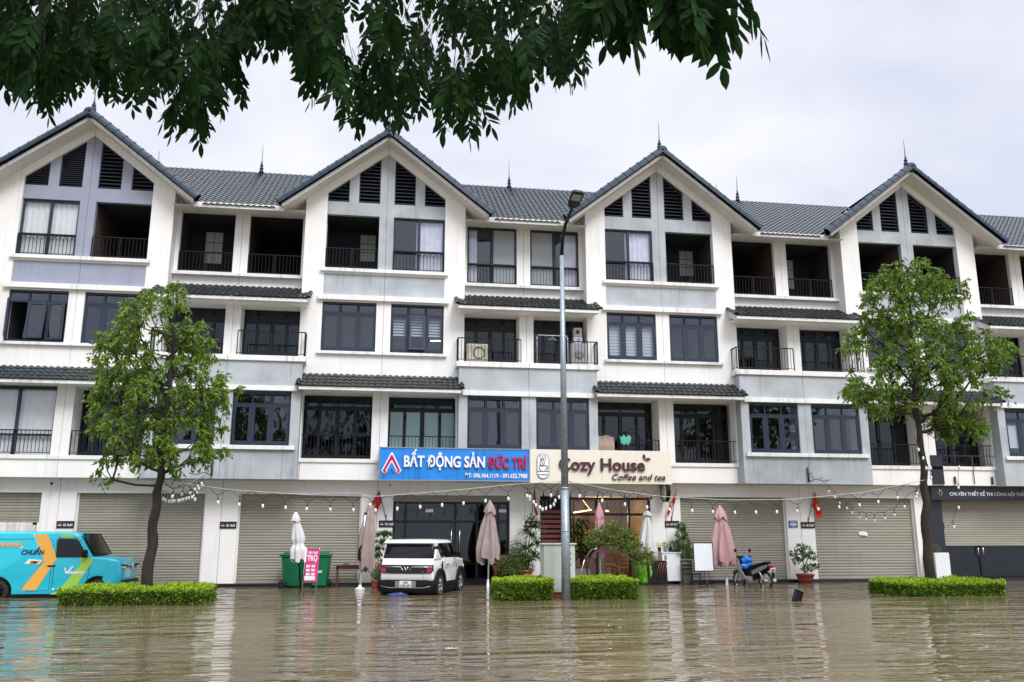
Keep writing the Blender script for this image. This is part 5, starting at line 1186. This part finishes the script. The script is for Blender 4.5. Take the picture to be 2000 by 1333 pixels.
# orange flowers in a box behind the white car, yellow flowers on the white cabinet handled with the plants
# ------------------------------------------------------------------ string lights
def bulb_mesh():
    def f():
        mb = MB(); mb.lathe([(.012, 0), (.012, -.10), (.022, -.11), (.022, -.16)], 6, m=1); mb.lathe([(.02, -.16), (.036, -.20), (.042, -.235), (.034, -.27), (.012, -.29), (.001, -.292)], 8, m=0)
        return mb.mesh('bulb', ['bulb', 'wire'])
    return cached('bulbm', f)
def string(label, ctrl, bulbs, rope=True, wavy=.10, down=True, r=.007, dark=False):
    """ctrl: (px, py, Y) points of the line; bulbs: number hung along it"""
    P = [A(*c) for c in ctrl]
    t = thing('string_lights', label, 'string lights', P[0]); o = P[0]
    segs = [(P[i+1]-P[i]).length for i in range(len(P)-1)]; T = sum(segs)
    def at(s):
        s = max(0, min(T-1e-6, s*T)); i = 0
        while s > segs[i]: s -= segs[i]; i += 1
        return P[i].lerp(P[i+1], s/segs[i])-o
    if rope: mb = MB(); mb.tube([at(i/40) for i in range(41)], .008, 4); part('support_rope', mb, 'rope', t)
    nb = bulbs; pts = []
    for i in range(nb*6+1):
        s = i/(nb*6); q = at(s); q.z -= wavy*(.5-.5*cos(2*pi*s*nb)); pts.append(q)
    mb = MB(); mb.tube(pts, r, 4); part('wire', mb, 'wire', t)
    for i in range(nb):
        s = (i+.5)/nb; q = at(s); q.z -= wavy
        if dark: put('socket', cached('sock', lambda: MB().lathe([(.010, 0), (.012, -.08), (.024, -.09), (.024, -.17), (.001, -.175)], 6).mesh('socket', ['wire'])), t, q)
        else: put('bulb', bulb_mesh(), t, q, (rnd.uniform(-.12, .12), rnd.uniform(-.12, .12), 0), (.82, .82, .82))
    return t
string('roped string of white bulbs from the left street tree to the lamp post', [(318, 940, -6), (450, 957, -6.2), (600, 967, -6.4), (740, 970, -6.5), (900, 957, -6.7), (1008, 946, -6.8), (1097, 940, -6.85)], 18, wavy=.17)
string('roped string of white bulbs from the lamp post across to the right street tree', [(1110, 940, -6.85), (1200, 958, -6.8), (1290, 970, -6.7), (1420, 977, -6.6), (1545, 976, -6.5), (1690, 962, -6.4), (1806, 938, -6.3)], 17, wavy=.15)
string('dense bunch of white bulbs between the wall bracket and the left tree trunk', [(398, 930, -.8), (380, 955, -2), (350, 962, -4), (330, 962, -5.2), (316, 955, -6)], 15, rope=False, wavy=.05)
string('short drooping run of bulbs beside the left tree trunk', [(318, 945, -6), (345, 948, -5.5), (372, 945, -4), (400, 925, -1)], 6, wavy=.08)
string('drooping bunch of white bulbs hung left of the lamp post', [(1028, 950, -6.4), (1045, 970, -6.5), (1062, 980, -6.6), (1080, 972, -6.7), (1092, 952, -6.8)], 11, rope=False, wavy=.03)
string('wavy black wire with empty sockets running from the flag to the cafe blade sign', [(1048, 952, .2), (1100, 955, .2), (1200, 957, .2), (1285, 960, .1)], 9, rope=False, wavy=.12, dark=True)
string('loop of white bulbs sagging between the wall bracket and the right street tree', [(1612, 942, -.9), (1645, 974, -2.2), (1680, 999, -3.5), (1712, 1002, -4.5), (1745, 992, -5.3), (1775, 965, -6), (1800, 945, -6.3)], 12, rope=False, wavy=.05)
string('single black wire with a few bulbs hanging down from the right tree crown', [(1872, 880, -6.2), (1871, 960, -6.2), (1868, 995, -6.2), (1860, 1018, -6.2), (1850, 1030, -6.2)], 4, rope=False, wavy=.02)
string('few white bulbs tangled round the upper trunk of the right street tree', [(1785, 855, -6.5), (1800, 870, -6.5), (1808, 900, -6.5), (1822, 925, -6.5)], 4, rope=False, wavy=.06)
def bracket(px, py, Y, lab, sx=1):
    p = A(px, py, Y); t = thing('wall_bracket', lab, 'bracket', p)
    mb = MB(); mb.tube([(0, 0, 0), (0, -.02, -.52)], .028, 6); part('upright', mb, 'ink', t)
    mb = MB(); mb.tube([(0, -.02, -.50), (sx*.2, -.15, -.42), (sx*.42, -.28, -.50), (sx*.62, -.40, -.45)], .014, 6); part('arm', mb, 'ink', t)
    def curl(cx, cz, r, a0, y): return [(sx*(cx+r*(1-i*.05)*cos(a0+i*.5)), y, cz+r*(1-i*.05)*sin(a0+i*.5)) for i in range(12)]
    for q in (curl(.09, -.20, .07, 2, -.03), curl(.36, -.38, .06, 3, -.22), curl(.12, -.36, .05, 4, -.08)): mb = MB(); mb.tube(q, .009, 5); part('scroll', mb, 'ink', t)
bracket(1577, 913, -.50, 'black scrolled iron bracket on the grey wall above the right flag', 1)
bracket(416, 898, -.50, 'black scrolled iron bracket on the grey wall right of the left tree', -1)
# ------------------------------------------------------------------ trees, hedges and plants
class Leaves:
    def __init__(s): s.v = []; s.f = []
    def leaf(s, p, d, up, L, w):     # diamond folded along its midrib
        sd = d.cross(up)
        if sd.length < 1e-4: sd = Vector((1, 0, 0))
        sd.normalize(); n = sd.cross(d); o = len(s.v); m = p+d*L*.45
        s.v += [p[:], (m+sd*w*.5+n*w*.18)[:], (p+d*L)[:], (m-sd*w*.5+n*w*.18)[:], ]
        s.f += [(o, o+1, o+2), (o, o+2, o+3)]
    def mesh(s, name, mats, pick=None):
        me = bpy.data.meshes.new(name); me.from_pydata(s.v, [], s.f)
        for m_ in mats: me.materials.append(M[m_])
        if pick: me.polygons.foreach_set('material_index', pick)
        me.update(); return me
def rv(r, up=0):
    while True:
        v = Vector((r.uniform(-1, 1), r.uniform(-1, 1), r.uniform(-1, 1)))
        if .05 < v.length < 1: return (v.normalized()+Vector((0, 0, up))).normalized()
def inside(poly, x, y):
    c = False; n = len(poly)
    for i in range(n):
        (x1, y1), (x2, y2) = poly[i], poly[i-1]
        if (y1 > y) != (y2 > y) and x < (x2-x1)*(y-y1)/(y2-y1)+x1: c = not c
    return c
def street_tree(label, Y, trunk, outline, sx, ncl, seed, r0, lsz):
    rr = random.Random(seed)
    T = [A(px, py, Y) for px, py in trunk]; base = Vector((T[0].x, Y, -.3))
    t = thing('street_tree', label, 'tree', base, group='street trees')
    T[0].z = -.3
    nodes_ = []; K = 36                     # trunk nodes
    for i in range(K+1):
        s = i/K*(len(T)-1); a = min(int(s), len(T)-2); nodes_.append([T[a].lerp(T[a+1], s-a)+Vector((.03*sin(i*1.3), .03*cos(i*.9), 0)), i-1, 0])
    xs = [p[0] for p in outline]; ys = [p[1] for p in outline]; pts = []
    tries = 0
    while len(pts) < ncl and tries < 60000:
        tries += 1
        px, py = rr.uniform(min(xs), max(xs)), rr.uniform(min(ys), max(ys))
        if not inside(outline, px, py): continue
        row = [q for q in range(int(min(xs)), int(max(xs)), 12) if inside(outline, q, py)]
        hw = max(20, (max(row)-min(row))/2) if row else 30
        dep = hw/75*.85; cx = (max(row)+min(row))/2 if row else px
        lim = sqrt(max(.05, 1-((px-cx)/hw)**2))*dep
        yy = Y+rr.uniform(-lim, lim)
        p = A(px, py, Y); p = Vector((p.x, yy, p.z))
        q = noise.noise(p*1.15+Vector((seed, 0, 0)))
        if q < -.08: continue
        if any((p-o).length < .20 for o in pts): continue
        pts.append(p)
    axis = lambda p: min(range(K+1), key=lambda i: (nodes_[i][0]-p).length)
    pts.sort(key=lambda p: (nodes_[axis(p)][0]-p).length)
    first = int(K*.30)
    for p in pts:
        best = None; bd = 1e9
        for i, (q, par, _) in enumerate(nodes_):
            if i < first: continue
            d = (q-p).length+max(0, q.z-p.z+.15)*2.2
            if i <= K: d *= 1.15
            if d < bd: bd = d; best = i
        nodes_.append([p, best, 0])
    for i in range(len(nodes_)-1, 0, -1): nodes_[i][2] += 1; nodes_[nodes_[i][1]][2] += nodes_[i][2]
    mb = MB(); zt = nodes_[K][0].z
    path = [nodes_[i][0]-base for i in range(K+1)]
    mb.tube(path, [r0*(1-.80*(i/K)**.9)+(.03 if i == 0 else 0)+.006*sin(i*2.1) for i in range(K+1)], 10); part('trunk', mb, 'bark', t)
    mb = MB()
    for i in range(K+1, len(nodes_)):
        p, par, c = nodes_[i]; q = nodes_[par][0]; m_ = q.lerp(p, .5)+Vector((rr.uniform(-.04, .04), rr.uniform(-.04, .04), -.05))
        ra = .006+.0052*c**.55; mb.tube([q-base, m_-base, p-base], [min(ra*1.2, r0*.35), ra, .006 if c < 2 else ra], 5, cap=False)
    part('branches', mb, 'bark', t, kind='stuff')
    lf = Leaves()
    for i in range(K+1, len(nodes_)):
        p = nodes_[i][0]-base; out = Vector((p.x, p.y, 0)); out = out.normalized() if out.length > .1 else rv(rr)
        for tw in range(5):
            td = (out*rr.uniform(.2, 1)+rv(rr)*.9+Vector((0, 0, -.05))).normalized(); L = rr.uniform(.12, .26)
            for q in range(9):
                c = p+td*L*(q/7)+Vector((0, 0, -.10*(q/7)**2))+rv(rr)*.03
                d = (td*.4+rv(rr)*.75+Vector((0, 0, -.75))).normalized(); lf.leaf(c, d, rv(rr), lsz*rr.uniform(.7, 1.25), lsz*.42)
    put('crown', lf.mesh('crown', ['leaf']), t, kind='stuff')
    return t
o1 = [(345, 548), (385, 575), (398, 640), (412, 665), (398, 700), (440, 700), (462, 740), (468, 790), (450, 830), (455, 880), (420, 890), (395, 900), (350, 900), (345, 930), (322, 905), (300, 890), (262, 945), (225, 940), (190, 925), (190, 880), (172, 862), (180, 800), (184, 760), (200, 740), (188, 690), (196, 640), (230, 590), (262, 590), (300, 560)]
street_tree('street tree leaning right in the left hedge, its crown before the grey bay', -6.0, [(287, 1150), (294, 1080), (303, 1000), (313, 930), (320, 860), (330, 760), (339, 660), (344, 575)], o1, 76, 330, 3, .15, .14)
o2 = [(1720, 520), (1775, 503), (1825, 515), (1830, 545), (1880, 550), (1880, 590), (1850, 600), (1905, 640), (1925, 665), (1970, 660), (1968, 700), (1925, 740), (1955, 770), (1900, 800), (1925, 845), (1880, 860), (1830, 850), (1800, 830), (1780, 800), (1750, 800), (1700, 800), (1680, 770), (1655, 770), (1668, 730), (1650, 690), (1655, 640), (1690, 620), (1690, 560)]
street_tree('street tree with a bent dark trunk in the right hedge, string lights round it', -6.2, [(1819, 1140), (1812, 1080), (1808, 1010), (1807, 950), (1800, 880), (1790, 800), (1782, 700), (1776, 600), (1773, 530)], o2, 66, 450, 8, .16, .135)
for px, py in ((1826, 905), (1830, 925)): pass
def hedge(label, x0, x1, y0, y1, z1, n, seed, cut=0):
    rr = random.Random(seed); cx, cy = (x0+x1)/2, (y0+y1)/2
    t = thing('clipped_hedge', label, 'hedge', (cx, cy, -.1), group='clipped hedges in the flooded road island')
    hx, hy = (x1-x0)/2, (y1-y0)/2
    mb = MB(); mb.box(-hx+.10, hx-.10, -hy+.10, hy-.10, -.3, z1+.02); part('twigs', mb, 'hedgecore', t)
    lf = Leaves(); pick = []; a_top = 4*hx*hy; a_s = 4*(hx+hy)*(z1+.1)
    for i in range(n):
        if rr.random() < a_top/(a_top+a_s*1.4):
            x, y = rr.uniform(-hx, hx), rr.uniform(-hy, hy); z = z1+.1; nr = Vector((0, 0, 1))
        else:
            e = rr.random()*(hx+hy)
            if e < hx: x = rr.uniform(-hx, hx); y = hy*(1 if rr.random() < .4 else -1); nr = Vector((0, 1 if y > 0 else -1, .2))
            else: y = rr.uniform(-hy, hy); x = hx*rr.choice((1, -1)); nr = Vector((1 if x > 0 else -1, 0, .2))
            z = rr.uniform(0, z1+.1)
        # rounded corners, uneven surface
        rx, ry = max(0, abs(x)-hx+.22), max(0, abs(y)-hy+.22); ex = sqrt(rx*rx+ry*ry)
        if ex > .22: k = .22/ex; x -= (rx-rx*k)*(1 if x > 0 else -1); y -= (ry-ry*k)*(1 if y > 0 else -1)
        q = noise.noise(Vector((x*2.2, y*2.2, z*2.5+seed)))*.10+noise.noise(Vector((x*7, y*7, z*7+seed)))*.06
        p = Vector((x, y, z))+nr*(q-.03+rr.uniform(-.035, .02))
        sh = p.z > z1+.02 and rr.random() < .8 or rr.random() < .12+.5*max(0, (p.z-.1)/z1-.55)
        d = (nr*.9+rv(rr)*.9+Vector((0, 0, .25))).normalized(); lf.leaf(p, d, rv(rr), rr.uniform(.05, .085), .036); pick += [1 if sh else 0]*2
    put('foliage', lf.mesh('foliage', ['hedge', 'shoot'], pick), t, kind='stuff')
hedge('long low clipped hedge round the foot of the left street tree', -7.3, -4.05, -7.1, -5.0, .37, 13000, 1)
hedge('short clipped hedge left of the utility cabinet', 3.12, 4.52, -6.95, -5.3, .50, 9500, 2)
hedge('short clipped hedge right of the lamp post', 5.02, 6.76, -6.95, -5.3, .49, 11000, 3)
hedge('long low clipped hedge round the foot of the right street tree', 14.1, 17.1, -7.1, -5.1, .37, 13500, 4)
# --- the big tree overhead, hanging into the top of the view
YL = [(0, 215), (45, 225), (75, 262), (100, 255), (120, 235), (150, 195), (180, 190), (210, 215), (240, 240), (265, 215), (300, 210), (330, 225), (345, 300), (385, 318), (402, 290), (425, 235), (440, 230), (465, 200), (475, 130), (520, 115), (560, 150), (600, 190), (630, 225), (665, 245), (690, 285), (720, 285), (760, 258), (800, 268), (830, 250), (865, 270), (905, 298), (925, 260), (940, 225), (1000, 232), (1040, 235), (1046, 170), (1090, 195), (1118, 208), (1140, 185), (1145, 90), (1165, 60), (1190, 70), (1225, 98), (1232, 40), (1262, 40), (1285, 75), (1335, 110), (1370, 95), (1408, 105), (1425, 60), (1470, 50), (1503, 38), (1512, 0)]
def ylow(x):
    if x > 1512: return -20
    for (a, b), (c, d) in zip(YL[:-1], YL[1:]):
        if a <= x <= c: return b+(d-b)*(x-a)/(c-a)
    return 215
def leaflet_mesh():
    def f():
        out = [(0, 0), (.16, .20), (.42, .30), (.70, .235), (.88, .09), (1, 0)]
        v = [(0, 0, 0)]; mid = [(.42, 0, -.03), (.70, 0, -.015)]
        vs = [(x, y*.64, .02 if y else 0) for x, y in out]+[(x, -y*.64, .02) for x, y in out[1:-1]]+mid
        fs = [(0, 10, 1), (1, 10, 2), (2, 10, 11, 3), (3, 11, 4), (4, 11, 5), (0, 6, 10), (6, 7, 10), (7, 8, 11, 10), (8, 9, 11), (9, 5, 11)]
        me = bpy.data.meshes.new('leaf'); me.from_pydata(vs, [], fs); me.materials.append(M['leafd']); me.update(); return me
    return cached('leaflet', f)
def overhead_tree():
    rr = random.Random(21)
    base = Vector((-8.2, -25.6, -.3)); t = thing('overhanging_tree', 'dark tree overhanging the camera, its drooping branches filling the top of the view', 'tree', base)
    mb = MB(); mb.tube([(0, 0, 0), (.1, 0, 2), (.3, .1, 4.2), (.5, .3, 6.5), (.7, .5, 9)], [.34, .27, .22, .15, .07], 12); part('trunk', mb, 'bark', t)
    limbs = [[(-7.9, -25.5, 3.9), (-5.5, -24.4, 5.6), (-3.0, -23.6, 6.2), (-.6, -23.2, 6.3), (1.2, -23.1, 6.4)], [(-8, -25.5, 5), (-5.2, -23.2, 6.8), (-2, -22.4, 7.2), (1.2, -22, 7.2)], [(-7.9, -25.5, 4.2), (-6.4, -23.6, 5.4), (-4.5, -22.3, 5.8), (-3, -21.7, 5.7)], [(-8, -25.5, 5.5), (-4.5, -25.4, 7.2), (0, -25, 7.8), (1.5, -24.8, 7.8)]]
    for lm in limbs: mb = MB(); mb.tube([Vector(p)-base for p in lm], [.11-.016*i for i in range(len(lm))], 8); part('limb', mb, 'bark', t)
    lm0 = leaflet_mesh(); lv = [v.co.copy() for v in lm0.vertices]; lfs = [tuple(p.vertices) for p in lm0.polygons]
    V = []; Fc = []; tw = MB(); singles = []
    def leaf(p, d, up, L, fringe):
        sd = d.cross(up).normalized(); n = sd.cross(d)
        mt = Matrix(((d.x, sd.x, n.x), (d.y, sd.y, n.y), (d.z, sd.z, n.z)))
        if fringe: singles.append((fringe, p, mt, L)); return
        o = len(V); V.extend([(mt @ (c*L)+p)[:] for c in lv]); Fc.extend([tuple(i+o for i in f) for f in lfs])
    def sprig(p, fringe=0, big=1.0):
        d = Vector((rr.gauss(0, .33), rr.gauss(0, .33), -1)).normalized(); L = rr.uniform(.24, .38)*big; n = rr.randint(4, 6)
        bend = Vector((rr.uniform(-.3, .3), rr.uniform(-.3, .3), 0)); pts = [p+d*L*q+bend*L*q*q*.5 for q in (0, .33, .66, 1)]
        a0 = rr.uniform(0, pi); tw.tube([x-base for x in [p+Vector((rr.uniform(-.08, .08), rr.uniform(-.08, .08), .22))]+pts], .0022, 3, cap=False)
        side = Vector((cos(a0), sin(a0), 0)); side = (side-d*side.dot(d)).normalized()
        for i in range(2*n+1):
            q = .12+.88*i/(2*n); c = p+d*L*q+bend*L*q*q*.5; sg = 1 if i % 2 else -1
            ll = rr.uniform(.095, .135)*big*(1-.25*abs(q-.6))
            dd = (d*.62+side*sg*.72+Vector((rr.uniform(-.2, .2), rr.uniform(-.2, .2), -.25))).normalized() if i < 2*n else (d+Vector((0, 0, -.3))).normalized()
            leaf(c-base, dd, (d.cross(side)+rv(rr)*.5).normalized(), ll, (fringe+rr.random()*20) if fringe > -1e8 else 0)
    sp = []
    for x in range(0, 1480, 9):           # fringe rows hanging to the lower outline of the crown
        for k in range(2):
            if x > 1150 and rr.random() < .5: continue
            if x > 480 and noise.noise(Vector((x/30, k*3., 9))) < -.22: continue
            yl = ylow(x)-rr.uniform(0, 30)-k*32; sp.append((x+rr.uniform(-6, 6), yl, 1))
    for i in range(1300):
        x = rr.uniform(-60, 1500); yl = ylow(max(0, x)); y = rr.uniform(-60, 1)*1 if rr.random() < .15 else yl-abs(rr.gauss(0, 1))*yl*.5-rr.uniform(0, 40)
        if x > 1440 or (x > 1150 and rr.random() < .45): continue
        if noise.noise(Vector((x/55, y/60, 3))) < (-.30 if x < 430 else -.06): continue
        if y > -120: sp.append((x, y, 0))
    for x, y, fr in sp:
        if x > 1500: continue
        Y = rr.uniform(-24.6, -21.6) if x < 1150 else rr.uniform(-25.1, -24.2)
        tip = A(x, y, Y); p = tip+Vector((0, 0, .42))
        sprig(p, fringe=(y if fr or y > ylow(max(0, min(1511, x)))-45 else -1e9), big=.95 if x < 420 else (1.05 if x < 1150 else 1.5))
    for i in range(900):                   # unseen rest of the crown, added above the view to shade the leaves
        p = Vector((rr.uniform(-9, 3.6), rr.uniform(-27.5, -20.5), 0)); e = 6.4+rr.uniform(0, 2.4)
        dist = p.y-CAM.y; zmin = CAM.z+max(1.0, dist)*.80
        p.z = max(e-.8, zmin+rr.uniform(.1, 1.5)); sprig(p, fringe=-1e9, big=1.5)
    singles.sort(key=lambda s: -s[0])
    keep = singles[:300]
    for fr, p, mt, L in singles[300:]:
        o = len(V); V.extend([(mt @ (c*L)+p)[:] for c in lv]); Fc.extend([tuple(i+o for i in f) for f in lfs])
    for fr, p, mt, L in keep: put('leaf', lm0, t, p, mt.to_euler(), (L, L, L))
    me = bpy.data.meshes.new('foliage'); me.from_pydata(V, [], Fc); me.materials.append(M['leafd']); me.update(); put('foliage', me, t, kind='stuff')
    part('twigs', tw, 'bark', t, kind='stuff')
overhead_tree()
# --- potted plants
def pot(t, r, h, mt, z=0):
    mb = MB(); mb.lathe([(r*.62, z), (r*.9, z+h*.6), (r, z+h*.86), (r*1.06, z+h*.88), (r*1.06, z+h), (r*.92, z+h), (r*.88, z+h*.9), (.001, z+h*.9)], 18); part('pot', mb, mt, t)
def blob(lf, rr, c, r, n, L, w, droop=0, flat=.75):
    for i in range(n):
        d = rv(rr); p = Vector(c)+Vector((d.x*r, d.y*r, d.z*r*flat))*rr.uniform(.45, 1); lf.leaf(p, (d*.8+rv(rr)*.7+Vector((0, 0, -droop))).normalized(), rv(rr), L*rr.uniform(.7, 1.2), w)
def blades(lf, rr, c, n, L, w, up=.5, droop=.9):    # long arching strap leaves in a rosette
    for i in range(n):
        a = rr.uniform(0, 2*pi); e = rr.uniform(-.1, 1)*up+.1; l = L*rr.uniform(.75, 1.1); d = Vector((cos(a)*cos(e), sin(a)*cos(e), sin(e))); pts = []; p = Vector(c); seg = 4
        sd = Vector((-sin(a), cos(a), 0)); o = len(lf.v)
        for k in range(seg+1):
            ww = w*(.5, 1, .9, .6, .05)[k]*.5; lf.v += [(p+sd*ww)[:], (p-sd*ww)[:]]; p = p+d*l/seg; d = (d+Vector((0, 0, -droop*.32))).normalized()
        for k in range(seg): lf.f.append((o+2*k, o+2*k+1, o+2*k+3)); lf.f.append((o+2*k, o+2*k+3, o+2*k+2))
def finish(t, lf, mt='plant', name='foliage'): put(name, lf.mesh(name, [mt]), t, kind='stuff')
def stems(t, paths, r=.014, mt='bark'):
    for pth in paths: mb = MB(); mb.tube(pth, [r*(1-.5*i/(len(pth)-1)) for i in range(len(pth))], 6); part('stem', mb, mt, t)
rr = random.Random(77)
def plant_at(label, px, Y, z0=.1, cat='potted plant', name='potted_plant'): return thing(name, label, cat, (A(px, 1130, Y).x, Y, z0))
# young pine left of the car
t = plant_at('young pine with tufted needle tiers left of the white car', 748, -.4, .0); lf = Leaves()
paths = [[(0, 0, 0), (.0, 0, .9), (.02, 0, 1.62)]]
for k, (z, n, L) in enumerate(((.75, 6, .34), (.95, 6, .36), (1.15, 5, .30), (1.4, 4, .16))):
    for i in range(n):
        a = 2*pi*i/n+k; e = Vector((cos(a)*L, sin(a)*L*.8, z+.22)); paths.append([(0, 0, z-.02), tuple(e*.6+Vector((0, 0, (z-.02)*.4))), tuple(e)])
        for q in range(60): d = (rv(rr)+Vector((cos(a)*.6, sin(a)*.6, .5))).normalized(); lf.leaf(e, d, rv(rr), .17, .022)
for q in range(110): lf.leaf(Vector((.02, 0, 1.62)), rv(rr, .6), rv(rr), .19, .022)
stems(t, paths, .016); finish(t, lf)
t = plant_at('small leafy plant in a red pot at the foot of the cantilever parasol mast', 735, -1.25, -.12); pot(t, .15, .38, 'terra'); lf = Leaves(); blob(lf, rr, (0, 0, .56), .17, 170, .09, .035); finish(t, lf); stems(t, [[(0, 0, .3), (0, 0, .55)]])
t = plant_at('orange flowering orchids crowded in a planter behind the white car', 752, .1, .1, 'flowers', 'flower_planter')
mb = MB(); mb.box(-.35, .35, -.15, .15, 0, .25); part('planter', mb, 'ink', t); lf = Leaves(); blob(lf, rr, (0, 0, .5), .34, 420, .07, .06, flat=.8); finish(t, lf, 'orchid', 'flowers'); lf = Leaves(); blob(lf, rr, (.08, 0, .42), .3, 160, .12, .03); finish(t, lf)
# office corner
t = plant_at('airy green shrub with small leaves between the bench and the red pot', 1005, -.5, .05, 'shrub', 'shrub'); lf = Leaves()
for c in ((-.25, 0, .75), (.05, .05, .95), (.28, 0, .8), (0, -.1, .55), (-.4, 0, .5), (.42, 0, .55), (.1, 0, 1.2), (.55, 0, .9)): blob(lf, rr, c, .26, 170, .09, .04, .3)
finish(t, lf); stems(t, [[(0, 0, 0), (-.1, 0, .4), (-.3, 0, .8)], [(0, 0, 0), (.05, 0, .5), (.12, 0, 1.2)], [(0, 0, 0), (.2, 0, .4), (.5, 0, .85)], [(0, 0, 0), (-.2, 0, .3), (-.45, 0, .5)]])
t = plant_at('spiky dragon plant with long narrow leaves in a round red pot', 1026, -.45, .1); pot(t, .23, .40, 'pot'); lf = Leaves(); off = .26
for c in ((.22, 0, 1.45), (.30, .05, 1.75), (.10, 0, 1.05), (.34, 0, .80), (.22, 0, 2.0), (.05, 0, 1.6), (.42, 0, 1.2)): blades(lf, rr, c, 60, .55, .040, .9, 1.0)
finish(t, lf, 'plant'); stems(t, [[(0, 0, .3), (.1, 0, 1.0), (.22, 0, 2.0)], [(0, 0, .3), (.2, 0, .8), (.42, 0, 1.2)], [(0, 0, .3), (.02, 0, 1), (.05, 0, 1.6)]], .022)
t = plant_at('dark corn plant with broad drooping leaves right of the lamp post', 1137, -.1, .1); mb = MB(); mb.box(-.26, .26, -.2, .2, 0, .42); part('pot', mb, 'shutgrey', t, bevel=.02); lf = Leaves()
for c in ((0, 0, 1.9), (-.15, 0, 1.5), (.12, 0, 1.45), (0, 0, 1.15), (-.08, 0, 1.75), (.1, 0, .85), (-.15, 0, .95)): blades(lf, rr, c, 22, .62, .085, .8, 1.5)
finish(t, lf, 'leafd'); stems(t, [[(0, 0, .4), (0, 0, 1.9)], [(0, 0, .4), (-.15, 0, 1.5)], [(0, 0, .4), (.12, 0, 1.45)]], .03)
t = plant_at('arching bougainvillea bush with reddish leaves and a bent trunk before the cafe', 1148, -.9, .05, 'shrub', 'shrub')
lf = Leaves(); arcp = [(.0, 0, 0), (-.02, 0, .5), (.10, 0, .95), (.45, 0, 1.25), (.95, 0, 1.25), (1.45, 0, .95), (1.9, 0, .6)]
for c, r_ in (((.25, 0, 1.5), .30), ((.55, .05, 1.65), .34), ((.85, 0, 1.6), .38), ((1.15, 0, 1.52), .36), ((1.45, -.05, 1.30), .36), ((1.75, 0, 1.05), .34), ((2.0, 0, .80), .28), ((.75, -.2, 1.35), .3), ((1.3, -.15, 1.15), .3), ((.95, 0, 1.85), .22), ((1.65, 0, .75), .2), ((.15, 0, 1.3), .2), ((1.45, 0, 1.6), .2)):
    blob(lf, rr, c, r_*1.05, int(900*r_), .095, .055, .2)
finish(t, lf, 'maroonleaf'); stems(t, [arcp, [(.1, 0, .95), (.5, 0, 1.5), (.9, 0, 1.8)], [(.95, 0, 1.25), (1.4, 0, 1.5)]], .028)
mb = MB(); mb.tube([(-.35, -.1, .0), (-.15, -.1, .75), (.1, -.1, 1.1), (.4, -.1, 1.18)], .018, 6); part('support_hoop', mb, 'chrome', t); mb = MB(); mb.tube([(.9, -.1, 1.1), (1.75, -.1, .62)], .015, 6); part('support_stick', mb, 'silver', t)
lf = Leaves(); blob(lf, rr, (.15, -.1, .12), .3, 170, .08, .03, flat=.4); finish(t, lf, 'plant')
t = plant_at('dense dark podocarpus shrub in a tall box behind the whiteboard', 1337, .0, .1); mb = MB(); mb.box(-.2, .2, -.18, .18, -.1, .72); part('pot', mb, 'shutgrey', t, bevel=.01); lf = Leaves()
for c, r_ in (((0, 0, .95), .30), ((.0, 0, 1.25), .26), ((-.05, 0, 1.55), .20), ((-.05, 0, 1.8), .13), ((.28, 0, .9), .22), ((-.30, 0, 1.15), .2), ((-.25, 0, .85), .18)): blob(lf, rr, c, r_, int(1700*r_), .13, .022, .0)
finish(t, lf, 'plant'); stems(t, [[(0, 0, .6), (-.05, 0, 1.9)]], .02)
t = plant_at('small open tree in a wide terracotta bowl before the white pillar', 1573, -.15, -.05); pot(t, .30, .36, 'terra'); mb = MB(); mb.box(-.05, .55, -.2, .1, .02, .07); part('tray', mb, 'ink', t); lf = Leaves()
for c, r_ in (((-.15, 0, .95), .2), ((.10, 0, 1.12), .22), ((.32, 0, .95), .18), ((-.35, 0, 1.05), .15), ((-.1, 0, 1.25), .14), ((.25, 0, .58), .16), ((.02, 0, .52), .12), ((-.3, 0, .8), .12), ((.42, 0, .62), .08)): blob(lf, rr, c, r_, int(560*r_), .10, .05, .1)
finish(t, lf); stems(t, [[(0, 0, .3), (-.02, 0, .6), (-.06, 0, .9), (-.15, 0, 1.2)], [(-.02, 0, .6), (.2, 0, .95), (.3, 0, 1.05)], [(0, 0, .4), (.25, 0, .6)], [(-.06, 0, .8), (-.35, 0, 1.05)]], .018)
t = plant_at('small green plant on the marble block beside the right tree trunk', 1832, .0, 1.0); lf = Leaves(); blob(lf, rr, (0, 0, .12), .17, 170, .09, .03); finish(t, lf); pot(t, .08, .08, 'terra')
t = plant_at('small yellow flowers and bottles standing on the white cabinet by the cafe', 1300, .05, 1.06, 'flowers', 'flower_pots')
for i, (x, m_) in enumerate(((-.18, 'ink'), (.02, 'shutgrey'), (.2, 'ink'))):
    mb = MB(); mb.lathe([(.05, 0), (.07, .14), (.06, .15)], 10, (x, 0, 0)); part('pot', mb, m_, t); lf = Leaves(); blob(lf, rr, (x, 0, .24), .10, 80, .05, .03)
    finish(t, lf, 'star' if i == 0 else ('plant' if i == 1 else 'paper'), 'flowers')
for (px, py, lab) in ((30, 0, ''),): pass
# lit tubes seen through upper windows
M['tubelit'] = mat('white_lit_tube', (.9, .9, .9), emit=(.9, .95, 1), es=4)
for px, py, Y, lab in ((853, 667, 1.2, 'lit white tube light inside the blind window above the blue sign'), (948, 648, 2.0, 'lit white tube light inside the balcony room with the air conditioner')):
    t = thing('tube_light', lab, 'lamp', A(px, py, Y)); mb = MB(); mb.tube([(-.22, 0, 0), (.22, 0, .02)], .018, 6); part('tube', mb, 'tubelit', t)
    mb = MB(); mb.box(-.24, .24, -.02, .02, .03, .07); part('fixture', mb, 'plate', t)
